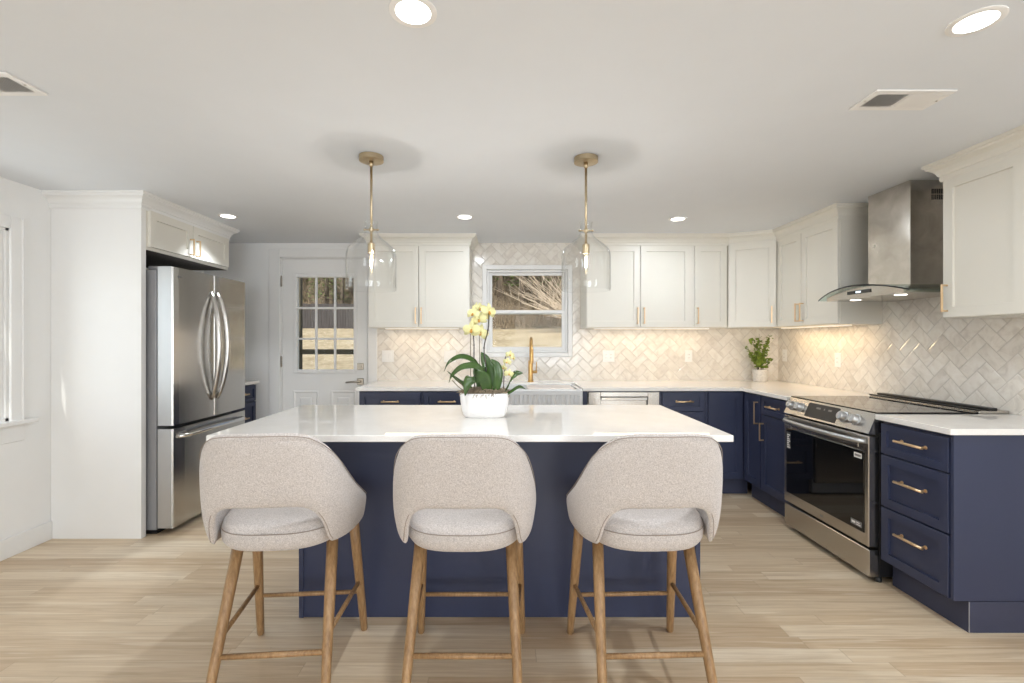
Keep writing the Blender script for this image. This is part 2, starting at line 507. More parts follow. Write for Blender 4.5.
class MB:
    """collects shapes in the local space of one thing and links them as one mesh object"""

    def __init__(self):
        self.bm = bmesh.new()
        self.mats = []
        self.cur = 0

    def mat(self, m):
        if m not in self.mats:
            self.mats.append(m)
        self.cur = self.mats.index(m)
        return self

    def _take(self, verts, faces, smooth=False):
        vs_ = [self.bm.verts.new(v) for v in verts]
        out = []
        for f in faces:
            try:
                fc = self.bm.faces.new([vs_[i] for i in f])
                fc.smooth = smooth
                fc.material_index = self.cur
                out.append(fc)
            except ValueError:
                pass
        return vs_, out

    def box(self, x0, x1, y0, y1, z0, z1, bev=0.0, M4=None, seg=1):
        b = bmesh.new()
        bmesh.ops.create_cube(b, size=1.0)
        for v in b.verts:
            v.co = Vector((x0 + (v.co.x + .5) * (x1 - x0), y0 + (v.co.y + .5) * (y1 - y0), z0 + (v.co.z + .5) * (z1 - z0)))
        if bev > 0:
            bmesh.ops.bevel(b, geom=list(b.edges), offset=bev, segments=seg, affect='EDGES', profile=0.5)
        if M4 is not None:
            bmesh.ops.transform(b, matrix=M4, verts=list(b.verts))
        b.verts.ensure_lookup_table()
        for i, v in enumerate(b.verts):
            v.index = i
        self._take([v.co.copy() for v in b.verts], [[v.index for v in f.verts] for f in b.faces], seg > 2)
        b.free()
        return self

    def prism(self, pts, z0, z1, bev=0.0):
        """plan polygon extruded vertically"""
        b = bmesh.new()
        vs_ = [b.verts.new((p[0], p[1], z0)) for p in pts]
        f = b.faces.new(vs_)
        r = bmesh.ops.extrude_face_region(b, geom=[f])
        for e in r['geom']:
            if isinstance(e, bmesh.types.BMVert):
                e.co.z = z1
        bmesh.ops.recalc_face_normals(b, faces=list(b.faces))
        if bev > 0:
            bmesh.ops.bevel(b, geom=list(b.edges), offset=bev, segments=2, affect='EDGES', profile=0.5)
        for i, v in enumerate(b.verts):
            v.index = i
        self._take([v.co.copy() for v in b.verts], [[v.index for v in f.verts] for f in b.faces])
        b.free()
        return self

    def rings(self, rings, smooth=True, close=True, cap0=True, cap1=True):
        n = len(rings[0])
        verts = [p for r in rings for p in r]
        faces = []
        for a in range(len(rings) - 1):
            for i in range(n if close else n - 1):
                j = (i + 1) % n
                faces.append([a * n + i, a * n + j, (a + 1) * n + j, (a + 1) * n + i])
        vs_, fs = self._take(verts, faces, smooth)
        for flag, base in ((cap0, 0), (cap1, (len(rings) - 1) * n)):
            if flag and close:
                try:
                    fc = self.bm.faces.new([vs_[base + i] for i in range(n)])
                    fc.material_index = self.cur
                except ValueError:
                    pass
        return self

    def tube(self, pts, r, n=10, smooth=True, cap=True):
        pts = [Vector(p) for p in pts]
        rs = r if isinstance(r, (list, tuple)) else [r] * len(pts)
        rings = []
        prev = None
        for k, p in enumerate(pts):
            if k == 0:
                d = pts[1] - p
            elif k == len(pts) - 1:
                d = p - pts[k - 1]
            else:
                d = (pts[k + 1] - p).normalized() + (p - pts[k - 1]).normalized()
            if d.length < 1e-9:
                d = Vector((0, 0, 1))
            d.normalize()
            if prev is None:
                up = Vector((0, 0, 1)) if abs(d.z) < 0.9 else Vector((1, 0, 0))
                x = d.cross(up).normalized()
            else:
                x = prev - d * prev.dot(d)
                if x.length < 1e-6:
                    x = d.orthogonal()
                x.normalize()
            prev = x
            y = d.cross(x)
            rings.append([p + (x * math.cos(2 * PI * i / n) + y * math.sin(2 * PI * i / n)) * rs[k] for i in range(n)])
        return self.rings(rings, smooth, True, cap, cap)

    def lathe(self, prof, cx=0, cy=0, n=32, smooth=True, cap0=True, cap1=True, sx=1.0, sy=1.0, M4=None, power=None):
        rings = []
        for (r, z) in prof:
            ring = []
            for i in range(n):
                a = 2 * PI * i / n
                c, s = math.cos(a), math.sin(a)
                if power:
                    c = math.copysign(abs(c) ** power, c)
                    s = math.copysign(abs(s) ** power, s)
                v = Vector((cx + r * c * sx, cy + r * s * sy, z))
                if M4 is not None:
                    v = M4 @ v
                ring.append(v)
            rings.append(ring)
        return self.rings(rings, smooth, True, cap0, cap1)

    def build(self, name, material, parent=None, sharp=None):
        me = bpy.data.meshes.new(name)
        bmesh.ops.recalc_face_normals(self.bm, faces=list(self.bm.faces))
        self.bm.to_mesh(me)
        self.bm.free()
        if self.mats:
            for mm_ in self.mats:
                me.materials.append(mm_)
        else:
            me.materials.append(material)
        if sharp:
            me.set_sharp_from_angle(angle=R(sharp))
        o = bpy.data.objects.new(name, me)
        C.objects.link(o)
        if parent is not None:
            o.parent = parent
        return o


def tag(o, label=None, cat=None, group=None, kind=None):
    if label:
        o['label'] = label
    if cat:
        o['category'] = cat
    if group:
        o['group'] = group
    if kind:
        o['kind'] = kind
    return o


def thing(name, label, cat, loc=(0, 0, 0), rz=0.0, group=None):
    o = bpy.data.objects.new(name, None)
    o.empty_display_size = 0.1
    C.objects.link(o)
    o.location = loc
    o.rotation_euler = (0, 0, rz)
    return tag(o, label, cat, group)


def struct(name, mb, m, label=None):
    o = mb.build(name, m)
    o['kind'] = 'structure'
    if label:
        o['label'] = label
    return o


def copy_tree(o, parent=None):
    kids = [c for c in bpy.data.objects if c.parent == o]
    c = o.copy()
    C.objects.link(c)
    c.parent = parent
    for k in kids:
        copy_tree(k, c)
    return c


def cr(pts, n=6):
    """Catmull-Rom through points"""
    P = [Vector(p) for p in pts]
    P = [P[0] * 2 - P[1]] + P + [P[-1] * 2 - P[-2]]
    out = []
    for i in range(1, len(P) - 2):
        for k in range(n):
            s = k / n
            a, b, c, d = P[i - 1], P[i], P[i + 1], P[i + 2]
            out.append(0.5 * ((2 * b) + (c - a) * s + (2 * a - 5 * b + 4 * c - d) * s * s + (3 * b - a - 3 * c + d) * s ** 3))
    out.append(P[-2])
    return out


# ------------------------------------------------------------------ room shell
XL, XR = -3.0, 2.72
YB, YR = 4.68, -6.5
ZC = 2.28
ROOF = ZC + 0.12

struct('floor', MB().box(XL - .15, XR + .15, YR - .15, YB + .15, -0.12, 0.0), M['floor'], 'pale oak strip floor running side to side')
struct('ceiling', MB().box(XL - .15, XR + .15, YR - .15, YB + .15, ZC, ROOF), M['ceiling'], 'flat white ceiling')


def wall_with_holes(name, axis, pos0, pos1, a0, a1, holes, m, label):
    """axis 'x': wall spans X a0..a1 at Y pos0..pos1; axis 'y': the other way; holes = [(h0,h1,z0,z1)]"""
    mb = MB()

    def put(u0, u1, z0, z1):
        if u1 - u0 < 1e-5 or z1 - z0 < 1e-5:
            return
        if axis == 'x':
            mb.box(u0, u1, pos0, pos1, z0, z1)
        else:
            mb.box(pos0, pos1, u0, u1, z0, z1)
    u = a0
    for (h0, h1, z0, z1) in sorted(holes):
        put(u, h0, 0, ZC)
        put(h0, h1, 0, z0)
        put(h0, h1, z1, ZC)
        u = h1
    put(u, a1, 0, ZC)
    return struct(name, mb, m, label)


DX0, DX1, DZ1 = -2.227, -1.377, 2.125
WX0, WX1, WZ0, WZ1 = -0.215, 0.650, 1.16, 2.045
LY0, LY1, LZ0, LZ1 = 1.90, 2.84, 0.82, 1.99
wall_with_holes('wall_back', 'x', YB, YB + .14, XL - .15, XR + .15, [(DX0 - .02, DX1 + .02, 0, DZ1 + .02), (WX0, WX1, WZ0, WZ1)], M['wall'], 'back wall with the glazed door and sink window')
wall_with_holes('wall_left', 'y', XL - .14, XL, YR, YB, [(LY0, LY1, LZ0, LZ1), (-1.0, 0.6, LZ0, LZ1)], M['wall'], 'white left wall with windows')
wall_with_holes('wall_right', 'y', XR, XR + .14, YR, YB, [(-1.7, -.1, LZ0, LZ1)], M['wall'], 'right wall behind the range')
wall_with_holes('wall_rear', 'x', YR - .14, YR, XL - .15, XR + .15, [(-2.6, -0.25, 0.25, 2.2), (0.25, 2.6, 0.25, 2.2)], M['wall'], 'wall of the dining end behind the camera')

# tiles on the back and right wall, full height
TB = YB - 0.008
tb = MB()
TX0 = -1.275


def put_tile(x0, x1, z0, z1):
    tb.box(x0, x1, TB, YB, z0, z1)


put_tile(TX0, WX0 - .016, .90, ZC)
put_tile(WX0 - .016, WX1 + .016, .90, WZ0 - .016)
put_tile(WX0 - .016, WX1 + .016, WZ1 + .016, ZC)
put_tile(WX1 + .016, XR, .90, ZC)
struct('wall_back_tiles', tb, M['tile_x'], 'marble herringbone tile on the back wall')
struct('wall_right_tiles', MB().box(XR - .008, XR, 2.07, YB - .008, .90, ZC), M['tile_y'], 'marble herringbone tile on the right wall')

# back window: frame with sashes
w1 = thing('window_1', 'white double hung window over the sink', 'window')
w1['kind'] = 'structure'
del w1['category']


def ring_box(mb, x0, x1, z0, z1, w, y0, y1, bev=0.002, wb=None):
    wb = w if wb is None else wb
    mb.box(x0, x0 + w, y0, y1, z0, z1, bev)
    mb.box(x1 - w, x1, y0, y1, z0, z1, bev)
    mb.box(x0 + w, x1 - w, y0, y1, z1 - w, z1, bev)
    mb.box(x0 + w, x1 - w, y0, y1, z0, z0 + wb, bev)


mb = MB()
ring_box(mb, WX0 - .013, WX1 + .013, WZ0 - .013, WZ1 + .013, .042, YB - .018, YB + .14)
ring_box(mb, WX0 + .03, WX1 - .03, WZ0 + .03, WZ1 - .03, .022, YB + .02, YB + .12)
mb.build('window_frame', M['trim'], w1)
mb = MB()
ring_box(mb, WX0 + .052, WX1 - .052, 1.575, WZ1 - .05, .028, YB + .070, YB + .095)
ring_box(mb, WX0 + .052, WX1 - .052, WZ0 + .05, 1.615, .032, YB + .040, YB + .068, .002, .036)
mb.build('window_sash', M['trim'], w1)
mb = MB()
mb.box(WX0 + .06, WX1 - .06, YB + .080, YB + .084, 1.58, WZ1 - .06)
mb.box(WX0 + .06, WX1 - .06, YB + .052, YB + .056, WZ0 + .06, 1.60)
mb.build('window_pane', M['pane'], w1)

# back door
d1 = thing('door_1', 'white back door with nine pane glazing', 'door')
d1['kind'] = 'structure'
del d1['category']
DY0, DY1 = YB + .004, YB + .044
GX0, GX1 = -2.075, -1.512
GZ0, GZ1 = 1.020, 1.94
mb = MB()
mb.box(DX0 + .003, GX0, DY0, DY1, .012, DZ1 - .004)
mb.box(GX1, DX1 - .003, DY0, DY1, .012, DZ1 - .004)
mb.box(GX0, GX1, DY0, DY1, GZ1, DZ1 - .004)
mb.box(GX0, GX1, DY0, DY1, .012, GZ0)
mb.build('door_slab', M['trim'], d1)
mb = MB()
ring_box(mb, GX0 - .035, GX1 + .035, GZ0 - .035, GZ1 + .035, .035, DY0 - .010, DY0 + .002, .004)
for k in (1, 2):
    x = GX0 + (GX1 - GX0) * k / 3
    z = GZ0 + (GZ1 - GZ0) * k / 3
    mb.box(x - .010, x + .010, DY0 - .006, DY0 + .018, GZ0, GZ1, .003)
    mb.box(GX0, GX1, DY0 - .0055, DY0 + .018, z - .010, z + .010, .003)
mb.build('door_glazing_bars', M['trim'], d1)
MB().box(GX0, GX1, DY0 + .018, DY0 + .022, GZ0, GZ1).build('door_pane', M['pane'], d1)
for (x0, x1) in ((-2.115, -1.865), (-1.74, -1.49)):
    mb = MB()
    rr_ = []
    for ins, yy_ in ((0, 0), (.008, -.006), (.03, .003), (.06, .003), (.075, -.004)):
        rr_.append([Vector((x0 + ins, DY0 + yy_ - .0005, .25 + ins)), Vector((x1 - ins, DY0 + yy_ - .0005, .25 + ins)),
                    Vector((x1 - ins, DY0 + yy_ - .0005, .81 - ins)), Vector((x0 + ins, DY0 + yy_ - .0005, .81 - ins))])
    mb.rings(rr_, False, True, False, True)
    mb.build('door_panel', M['trim'], d1)
for z in (.30, 1.10, 1.90):
    MB().box(DX0 - .012, DX0 + .004, YB - .004, YB + .012, z - .05, z + .05, .002).tube([(DX0 - .004, YB - .006, z - .055), (DX0 - .004, YB - .006, z + .055)], .006).build('door_hinge', M['nickel'], d1)
# deadbolt and lever
mb = MB()
mb.box(-1.478, -1.412, DY0 - .012, DY0, 1.018, 1.084, .004)
mb.tube([(-1.445, DY0 - .012, 1.051), (-1.445, DY0 - .026, 1.051)], .018, 20)
mb.box(-1.462, -1.428, DY0 - .034, DY0 - .026, 1.046, 1.056, .002)
mb.build('door_deadbolt', M['nickel'], d1)
mb = MB()
mb.box(-1.478, -1.412, DY0 - .012, DY0, .868, .934, .004)
mb.tube([(-1.445, DY0 - .010, .901), (-1.445, DY0 - .05, .901)], .011, 16)
mb.tube([(-1.440, DY0 - .05, .901), (-1.50, DY0 - .052, .902), (-1.575, DY0 - .050, .896)], [.011, .010, .008], 12)
mb.build('door_handle', M['nickel'], d1)

# casings and baseboards
mb = MB()
cw = .110
mb.box(DX0 - .012 - cw, DX0 - .012, YB - .018, YB, 0, DZ1 + .012 + .09, .003)
mb.box(DX1 + .012, TX0, YB - .018, YB, 0, DZ1 + .012 + .09, .003)
mb.box(DX0 - .012, DX1 + .012, YB - .018, YB, DZ1 + .012, DZ1 + .012 + .09, .003)
mb.box(DX0 - .012, DX0 - .001, YB, YB + .06, 0, DZ1 + .012)
mb.box(DX1 + .001, DX1 + .012, YB, YB + .06, 0, DZ1 + .012)
mb.box(DX0 - .012, DX1 + .012, YB, YB + .06, DZ1 + .001, DZ1 + .012)
struct('trim_1', mb, M['trim'], 'white casing around the back door')
struct('baseboard_left', MB().box(XL, XL + .014, YR, 3.099, 0, .12, .003), M['trim'], 'white baseboard along the left wall')
struct('baseboard_back', MB().box(XL + .62, DX0 - .125, YB - .014, YB, 0, .12, .003), M['trim'])
struct('baseboard_right', MB().box(XR - .014, XR, YR, 1.2, 0, .12, .003), M['trim'])
mb = MB()  # frame of an unseen window, added to go with the right fill lamp
for (u0, u1, z0, z1) in ((-1.78, -1.695, LZ0 - .08, LZ1 + .08), (-.105, -.02, LZ0 - .08, LZ1 + .08), (-1.695, -.105, LZ1 - .005, LZ1 + .08), (-1.695, -.105, LZ0 - .08, LZ0 + .005), (-.93, -.87, LZ0 + .005, LZ1 - .005)):
    mb.box(XR - .018, XR + .06, u0, u1, z0, z1, .003)
struct('window_6', mb, M['trim'], 'unseen right wall window added for its fill light')


def side_window(name, y0, y1, label):
    w = thing(name, label, 'window')
    w['kind'] = 'structure'
    del w['category']
    mb = MB()
    c = .070
    mb.box(XL, XL + .018, y0 - c, y0 + .005, LZ0 - .02, LZ1 + c, .003)
    mb.box(XL, XL + .018, y1 - .005, y1 + c, LZ0 - .02, LZ1 + c, .003)
    mb.box(XL, XL + .018, y0 + .005, y1 - .005, LZ1 - .005, LZ1 + c, .003)
    mb.box(XL, XL + .028, y1 + c - .014, y1 + c, LZ0 - .02, LZ1 + c, .003)
    mb.box(XL, XL + .015, y0 - .08, y1 + .08, LZ0 - .13, LZ0 - .024, .003)
    mb.build('window_casing', M['trim'], w)
    MB().box(XL - .05, XL + .052, y0 - .11, y1 + .135, LZ0 - .024, LZ0 + .002, .004).build('window_sill', M['trim'], w)
    mb = MB()
    for (u0, u1, z0, z1) in ((y0, y0 + .02, LZ0, LZ1), (y1 - .02, y1, LZ0, LZ1), (y0, y1, LZ1 - .02, LZ1), (y0, y1, LZ0, LZ0 + .02)):
        mb.box(XL - .13, XL, u0, u1, z0, z1)
    for (u0, u1) in ((y0 + .02, y0 + .045), (y1 - .045, y1 - .02)):
        mb.box(XL - .045, XL - .012, u0, u1, LZ0 + .02, LZ1 - .02, .002)
    mb.build('window_frame', M['trim'], w)
    mid = 1.405
    mb = MB()
    for (xx0, xx1, z0, z1) in ((XL - .10, XL - .075, mid - .02, LZ1 - .02), (XL - .072, XL - .047, LZ0 + .02, mid + .02)):
        mb.box(xx0, xx1, y0 + .02, y0 + .06, z0, z1, .002)
        mb.box(xx0, xx1, y1 - .06, y1 - .02, z0, z1, .002)
        mb.box(xx0, xx1, y0 + .06, y1 - .06, z0, z0 + .04, .002)
        mb.box(xx0, xx1, y0 + .06, y1 - .06, z1 - .04, z1, .002)
    mb.build('window_sash', M['trim'], w)
    mb = MB()
    mb.box(XL - .090, XL - .086, y0 + .05, y1 - .05, mid + .01, LZ1 - .05)
    mb.box(XL - .062, XL - .058, y0 + .05, y1 - .05, LZ0 + .05, mid - .01)
    mb.build('window_pane', M['pane'], w)


side_window('window_2', LY0, LY1, 'white left wall window with deep sill')
side_window('window_3', -1.0, 0.6, 'unseen second left wall window added for its fill light')  # out of view, put in to let side light into the room
for k, (x0, x1) in enumerate(((-2.6, -0.25), (0.25, 2.6))):  # unseen rear openings, added so the fill lamps brighten the room
    w = thing('window_%d' % (4 + k), 'wide unseen rear window added for its fill light', 'window')
    w['kind'] = 'structure'
    del w['category']
    mb = MB()
    ring_box(mb, x0, x1, .25, 2.2, .06, YR - .10, YR + .015)
    mb.box((x0 + x1) / 2 - .03, (x0 + x1) / 2 + .03, YR - .09, YR, .36, 2.14, .002)
    mb.box(x0 + .06, x1 - .06, YR - .088, YR - .01, 1.30, 1.345, .002)
    mb.build('window_frame', M['trim'], w)
    MB().box(x0 + .06, x1 - .06, YR - .06, YR - .056, .36, 2.14).build('window_pane', M['pane'], w)

# ------------------------------------------------------------------ crown molding
CROWN = [(0.0, 2.178), (0.006, 2.176), (0.010, 2.186), (0.010, 2.204), (0.015, 2.208), (0.018, 2.220), (0.028, 2.236), (0.042, 2.246),
         (0.052, 2.252), (0.054, 2.262), (0.062, 2.265), (0.064, 2.2795), (0.0, 2.2795)]


def crown(name, path, label):
    pts = [Vector((p[0], p[1], 0)) for p in path]
    nrm = []
    for i in range(len(pts) - 1):
        d = (pts[i + 1] - pts[i]).normalized()
        nrm.append(Vector((d.y, -d.x, 0)))
    rings = []
    for i, p in enumerate(pts):
        if i == 0:
            o = nrm[0]
        elif i == len(pts) - 1:
            o = nrm[-1]
        else:
            o = (nrm[i - 1] + nrm[i])
            o = o / (1 + nrm[i - 1].dot(nrm[i]))
        rings.append([p + o * a + Vector((0, 0, z)) for (a, z) in CROWN])
    mb = MB()
    mb.rings(rings, False, True, True, True)
    return struct(name, mb, M['trim'] if name == 'trim_2' else M['cream'], label)


UF = 4.316   # face of the back wall cabinets
UX = 2.396   # face of the right wall cabinets
crown('trim_2', [(XL, 3.098), (-2.403, 3.098), (-2.403, 4.072), (XL, 4.072)], 'crown molding over the refrigerator enclosure')
crown('trim_3', [(-1.259, TB), (-1.259, UF), (-.33, UF), (-.33, TB)], 'crown molding over the cabinet left of the window')
crown('trim_4', [(.744, TB), (.744, UF), (2.045, UF), (UX, 4.145), (UX, 3.38), (XR - .008, 3.38)], 'crown molding over the corner run of cabinets')
crown('trim_5', [(XR - .008, 2.576), (UX, 2.576), (UX, 2.153), (XR - .008, 2.153)], 'crown molding over the cabinet right of the hood')

# ------------------------------------------------------------------ cabinets


def shaker(mb, x0, x1, z0, z1, m=.055, t=.02, depth=.012):
    rr_ = []
    for ins, y in ((0.0, t), (0.0, .0015), (.0015, 0.0), (m, 0.0), (m + .0015, depth), ):
        rr_.append([Vector((x0 + ins, y, z0 + ins)), Vector((x1 - ins, y, z0 + ins)), Vector((x1 - ins, y, z1 - ins)), Vector((x0 + ins, y, z1 - ins))])
    mb.rings(rr_, False, True, True, True)


def bar_pull(parent, x, z, L, vertical=True, m=None, name='handle'):
    mb = MB()
    h = L / 2
    if vertical:
        mb.box(x - .005, x + .005, -.034, -.025, z - h, z + h, .0015)
        for s in (-1, 1):
            mb.box(x - .005, x + .005, -.026, 0.001, z + s * (h - .006) - .005, z + s * (h - .006) + .005, .001)
    else:
        mb.tube([(x - h, -.030, z), (x + h, -.030, z)], .0068, 12)
        for s in (-1, 1):
            mb.tube([(x + s * (h - .016), -.030, z), (x + s * (h - .016), 0.001, z)], .0048, 8)
            mb.tube([(x + s * (h - .016), -.003, z), (x + s * (h - .016), 0.0005, z)], .009, 10)
    return mb.build(name, m or M['gold'], parent)


def cabinet(name, label, cat, loc, rz, w, d, z0, z1, mat, fronts, toe=None, group=None, body=True, toe_w=None):
    t = thing(name, label, cat, (loc[0], loc[1], 0), rz, group)
    if body:
        MB().box(0, w, .0205, d, z0, z1).build('body', M[mat], t)
    if toe:
        a, b = toe_w or (0, w)
        MB().box(a, b, .07, d, 0.0, toe).build('toe_kick', M['navy_dark'], t)
    for f in fronts:
        kind, x0, x1, a, b, hd = f
        mb = MB()
        mg = .055 if kind == 'door' else (.045 if (b - a) > .2 else .036)
        shaker(mb, x0 + .0015, x1 - .0015, a + .0015, b - .0015, mg)
        fr = mb.build(kind, M[mat], t)
        if hd:
            bar_pull(fr, hd[0], hd[1], hd[2], hd[3] == 'v')
    return t


SP = -PI / 2   # right wall run faces -X; local +x runs towards the camera
BZ0, BZ1, TOE = .142, .8855, .140
DT = .875
upper_g = None
UZ0, UZ1, DZT = 1.428, 2.2795, 2.185

# -- uppers left of window
cabinet('upper_cabinet', 'cream two-door wall cabinet between the back door and the sink window', 'cabinet', (-1.259, UF - .005), 0, .929, TB - UF + .003, UZ0, UZ1, 'cream',
        [('door', .003, .461, UZ0 + .003, DZT, (.437, 1.537, .15, 'v')), ('door', .464, .926, UZ0 + .003, DZT, (.490, 1.537, .15, 'v'))])
# -- uppers right of window
cabinet('upper_cabinet', 'cream two-door wall cabinet just right of the sink window', 'cabinet', (.744, UF - .005), 0, .962, TB - UF + .003, UZ0, UZ1, 'cream',
        [('door', .003, .492, UZ0 + .003, DZT, (.464, 1.537, .15, 'v')), ('door', .495, .959, UZ0 + .003, DZT, (.524, 1.537, .15, 'v'))])
cabinet('upper_cabinet', 'narrow cream single-door wall cabinet beside the angled corner cabinet', 'cabinet', (1.708, UF - .005), 0, .335, TB - UF + .003, UZ0, UZ1, 'cream',
        [('door', .028, .322, UZ0 + .003, DZT, (.050, 1.537, .15, 'v'))])
# -- diagonal corner
dx, dy = UX - 2.045, 4.145 - UF
ang = math.atan2(dy, dx)
dl = math.hypot(dx, dy)
corner = thing('corner_upper_cabinet', 'cream angled corner wall cabinet above the small potted shrub', 'cabinet', (2.045, UF, 0), ang)
inv = Matrix.Rotation(-ang, 4, 'Z')


def to_corner(x, y):
    v = inv @ Vector((x - 2.045, y - UF, 0))
    return (v.x, v.y)


MB().prism([to_corner(2.0455, UF + .002), to_corner(UX, 4.147), to_corner(XR - .01, 4.147), to_corner(XR - .01, TB - .002), to_corner(2.0455, TB - .002)], UZ0, UZ1).build('body', M['cream'], corner)
mb = MB()
shaker(mb, .006, dl - .010, UZ0 + .003, DZT)
for v in mb.bm.verts:
    v.co.y -= .021
dr = mb.build('door', M['cream'], corner)
h_ = bar_pull(dr, dl - .045, 1.537, .15)
h_.location = (0, -.021, 0)
# -- right wall uppers
cabinet('upper_cabinet', 'cream two-door wall cabinet on the tiled right wall left of the range hood', 'cabinet', (UX - .005, 4.143), SP, .763, .319, UZ0, UZ1, 'cream',
        [('door', .003, .338, UZ0 + .003, DZT, (.308, 1.537, .15, 'v')), ('door', .341, .760, UZ0 + .003, DZT, (.368, 1.537, .15, 'v'))])
cabinet('upper_cabinet', 'cream wall cabinet right of the range hood, nearest the camera', 'cabinet', (UX - .005, 2.574), SP, .419, .319, UZ0, UZ1, 'cream',
        [('door', .003, .416, UZ0 + .003, DZT, (.030, 1.537, .15, 'v'))])

# -- under cabinet lights
for (x0, x1, lab) in ((-1.15, -.45, 'left of the sink window'), (.85, 1.95, 'right of the sink window')):
    t = tag(MB().box(x0, x1, 4.50, 4.53, UZ0 - .010, UZ0 - .0005, .002).build('under_cabinet_light', M['led_strip']), 'slim warm light bar under the wall cabinets ' + lab, 'light')
    light('under_cabinet_glow', 'AREA', ((x0 + x1) / 2, 4.50, UZ0 - .013), (0, 0, 0), 1.25 * (x1 - x0), (1.0, .76, .48), x1 - x0, .03)
tag(MB().box(2.55, 2.58, 3.5, 4.35, UZ0 - .010, UZ0 - .0005, .002).build('under_cabinet_light', M['led_strip']), 'slim warm light bar under the right wall cabinets by the corner', 'light')
light('under_cabinet_glow', 'AREA', (2.56, 3.92, UZ0 - .013), (0, 0, 0), 1.9, (1.0, .74, .44), .03, .85)

# -- base run, back wall
BF = 3.95     # face of back base cabinets
BX = 2.0      # face of right base cabinets
DB = TB - BF - .03
cabinet('base_cabinet', 'navy base cabinet with two top drawers between the back door and the farmhouse sink', 'cabinet', (-1.235, BF - .0), 0, .965, DB, BZ0, BZ1, 'navy',
        [('drawer', .012, .522, .720, DT, (.270, .797, .15, 'h')), ('drawer', .545, .955, .720, DT, (.745, .797, .15, 'h')),
         ('door', .012, .522, BZ0, .716, (.49, .60, .13, 'v')), ('door', .545, .955, BZ0, .716, (.58, .60, .13, 'v'))], TOE)
cabinet('sink_base_cabinet', 'navy base cabinet under the white farmhouse sink', 'cabinet', (-.268, BF), 0, .955, DB, BZ0, .64, 'navy',
        [('door', .02, .470, BZ0, .63, (.44, .52, .13, 'v')), ('door', .473, .925, BZ0, .63, (.50, .52, .13, 'v'))], TOE)
MB().box(0.909, .954, .002, DB, .641, BZ1).build('filler_panel', M['navy'], bpy.data.objects['sink_base_cabinet'])
cabinet('base_cabinet', 'navy base cabinet with drawers between the dishwasher and the blind corner door', 'cabinet', (1.300, BF), 0, .385, DB, BZ0, BZ1, 'navy',
        [('drawer', .018, .370, .715, DT, (.195, .797, .15, 'h')), ('drawer', .018, .370, .43, .711, (.195, .57, .15, 'h')), ('drawer', .018, .370, BZ0, .426, (.195, .29, .15, 'h'))], TOE)
cabinet('corner_base_cabinet', 'navy single-door base cabinet tucked into the back right corner without a handle', 'cabinet', (1.687, BF), 0, 1.018, DB, BZ0, BZ1, 'navy',
        [('door', .018, .310, BZ0, DT, None)], TOE, toe_w=(0, .382))

# -- dishwasher
dw = thing('dishwasher', 'stainless steel dishwasher with pocket handle under the back counter', 'dishwasher', (.692, BF, 0))
MB().box(.0, .604, .03, DB, .02, .882).build('body', M['grey_side'], dw)
mb = MB()
mb.box(.004, .600, -.004, .028, .110, .735, .004)
mb.box(.004, .107, -.004, .028, .735, .876, .003)
mb.box(.505, .600, -.004, .028, .735, .876, .003)
mb.box(.107, .505, -.004, .028, .838, .876, .003)
mb.box(.107, .505, .0275, .0295, .735, .838)
mb.build('door', M['steel_h'], dw)
MB().box(.112, .500, -.010, .006, .808, .832, .004).build('handle', M['chrome'], dw)
MB().box(0.01, .594, .06, .10, .0, .108).build('toe_plate', M['black'], dw)

# -- right wall run
cabinet('corner_base_cabinet', 'navy tall-door base cabinet turning the back right corner, tall handle by its right edge', 'cabinet', (BX, BF - .001), SP, .262, .08, BZ0, BZ1, 'navy',
        [('door', .006, .256, BZ0, DT, (.222, .735, .18, 'v'))], TOE, toe_w=(.0, .262))
cabinet('base_cabinet', 'navy base cabinet with one drawer over one door, immediately left of the range', 'cabinet', (BX, 3.686), SP, .382, .70, BZ0, BZ1, 'navy',
        [('drawer', .006, .374, .735, DT, (.19, .805, .15, 'h')), ('door', .006, .374, BZ0, .731, (.040, .60, .14, 'v'))], TOE)
near = cabinet('base_cabinet', 'navy three-drawer base cabinet with finished end panel right of the range', 'cabinet', (BX, 2.512), SP, .392, .70, BZ0, BZ1, 'navy',
               [('drawer', .006, .390, .709, DT - .006, (.208, .797, .165, 'h')), ('drawer', .006, .390, .432, .703, (.208, .590, .165, 'h')), ('drawer', .006, .390, BZ0, .426, (.208, .322, .165, 'h'))], TOE, toe_w=(0, .411))
MB().box(.395, .411, .004, .70, BZ0, BZ1, .001).build('end_panel', M['navy'], near)
MB().box(.4111, .4125, .070, .074, .002, BZ0 - .004).build('corner_edge', M['grey_side'], near)

# -- counters
CZ0, CZ1 = .8865, .914
mb = MB()
mb.prism([(-1.257, 3.925), (-.258, 3.925), (-.258, 4.43), (.646, 4.43), (.646, 3.925), (1.975, 3.925), (1.975, 3.302), (2.705, 3.302), (2.705, TB - .002), (-1.257, TB - .002)], CZ0, CZ1, .0025)
tag(mb.build('countertop', M['quartz']), 'white quartz worktop running round the back right corner to the range', 'countertop')
mb = MB()
mb.prism([(1.975, 2.085), (2.705, 2.085), (2.705, 2.512), (1.975, 2.512)], CZ0, CZ1, .0025)
tag(mb.build('countertop', M['quartz']), 'short white quartz worktop on the navy drawers right of the range', 'countertop')

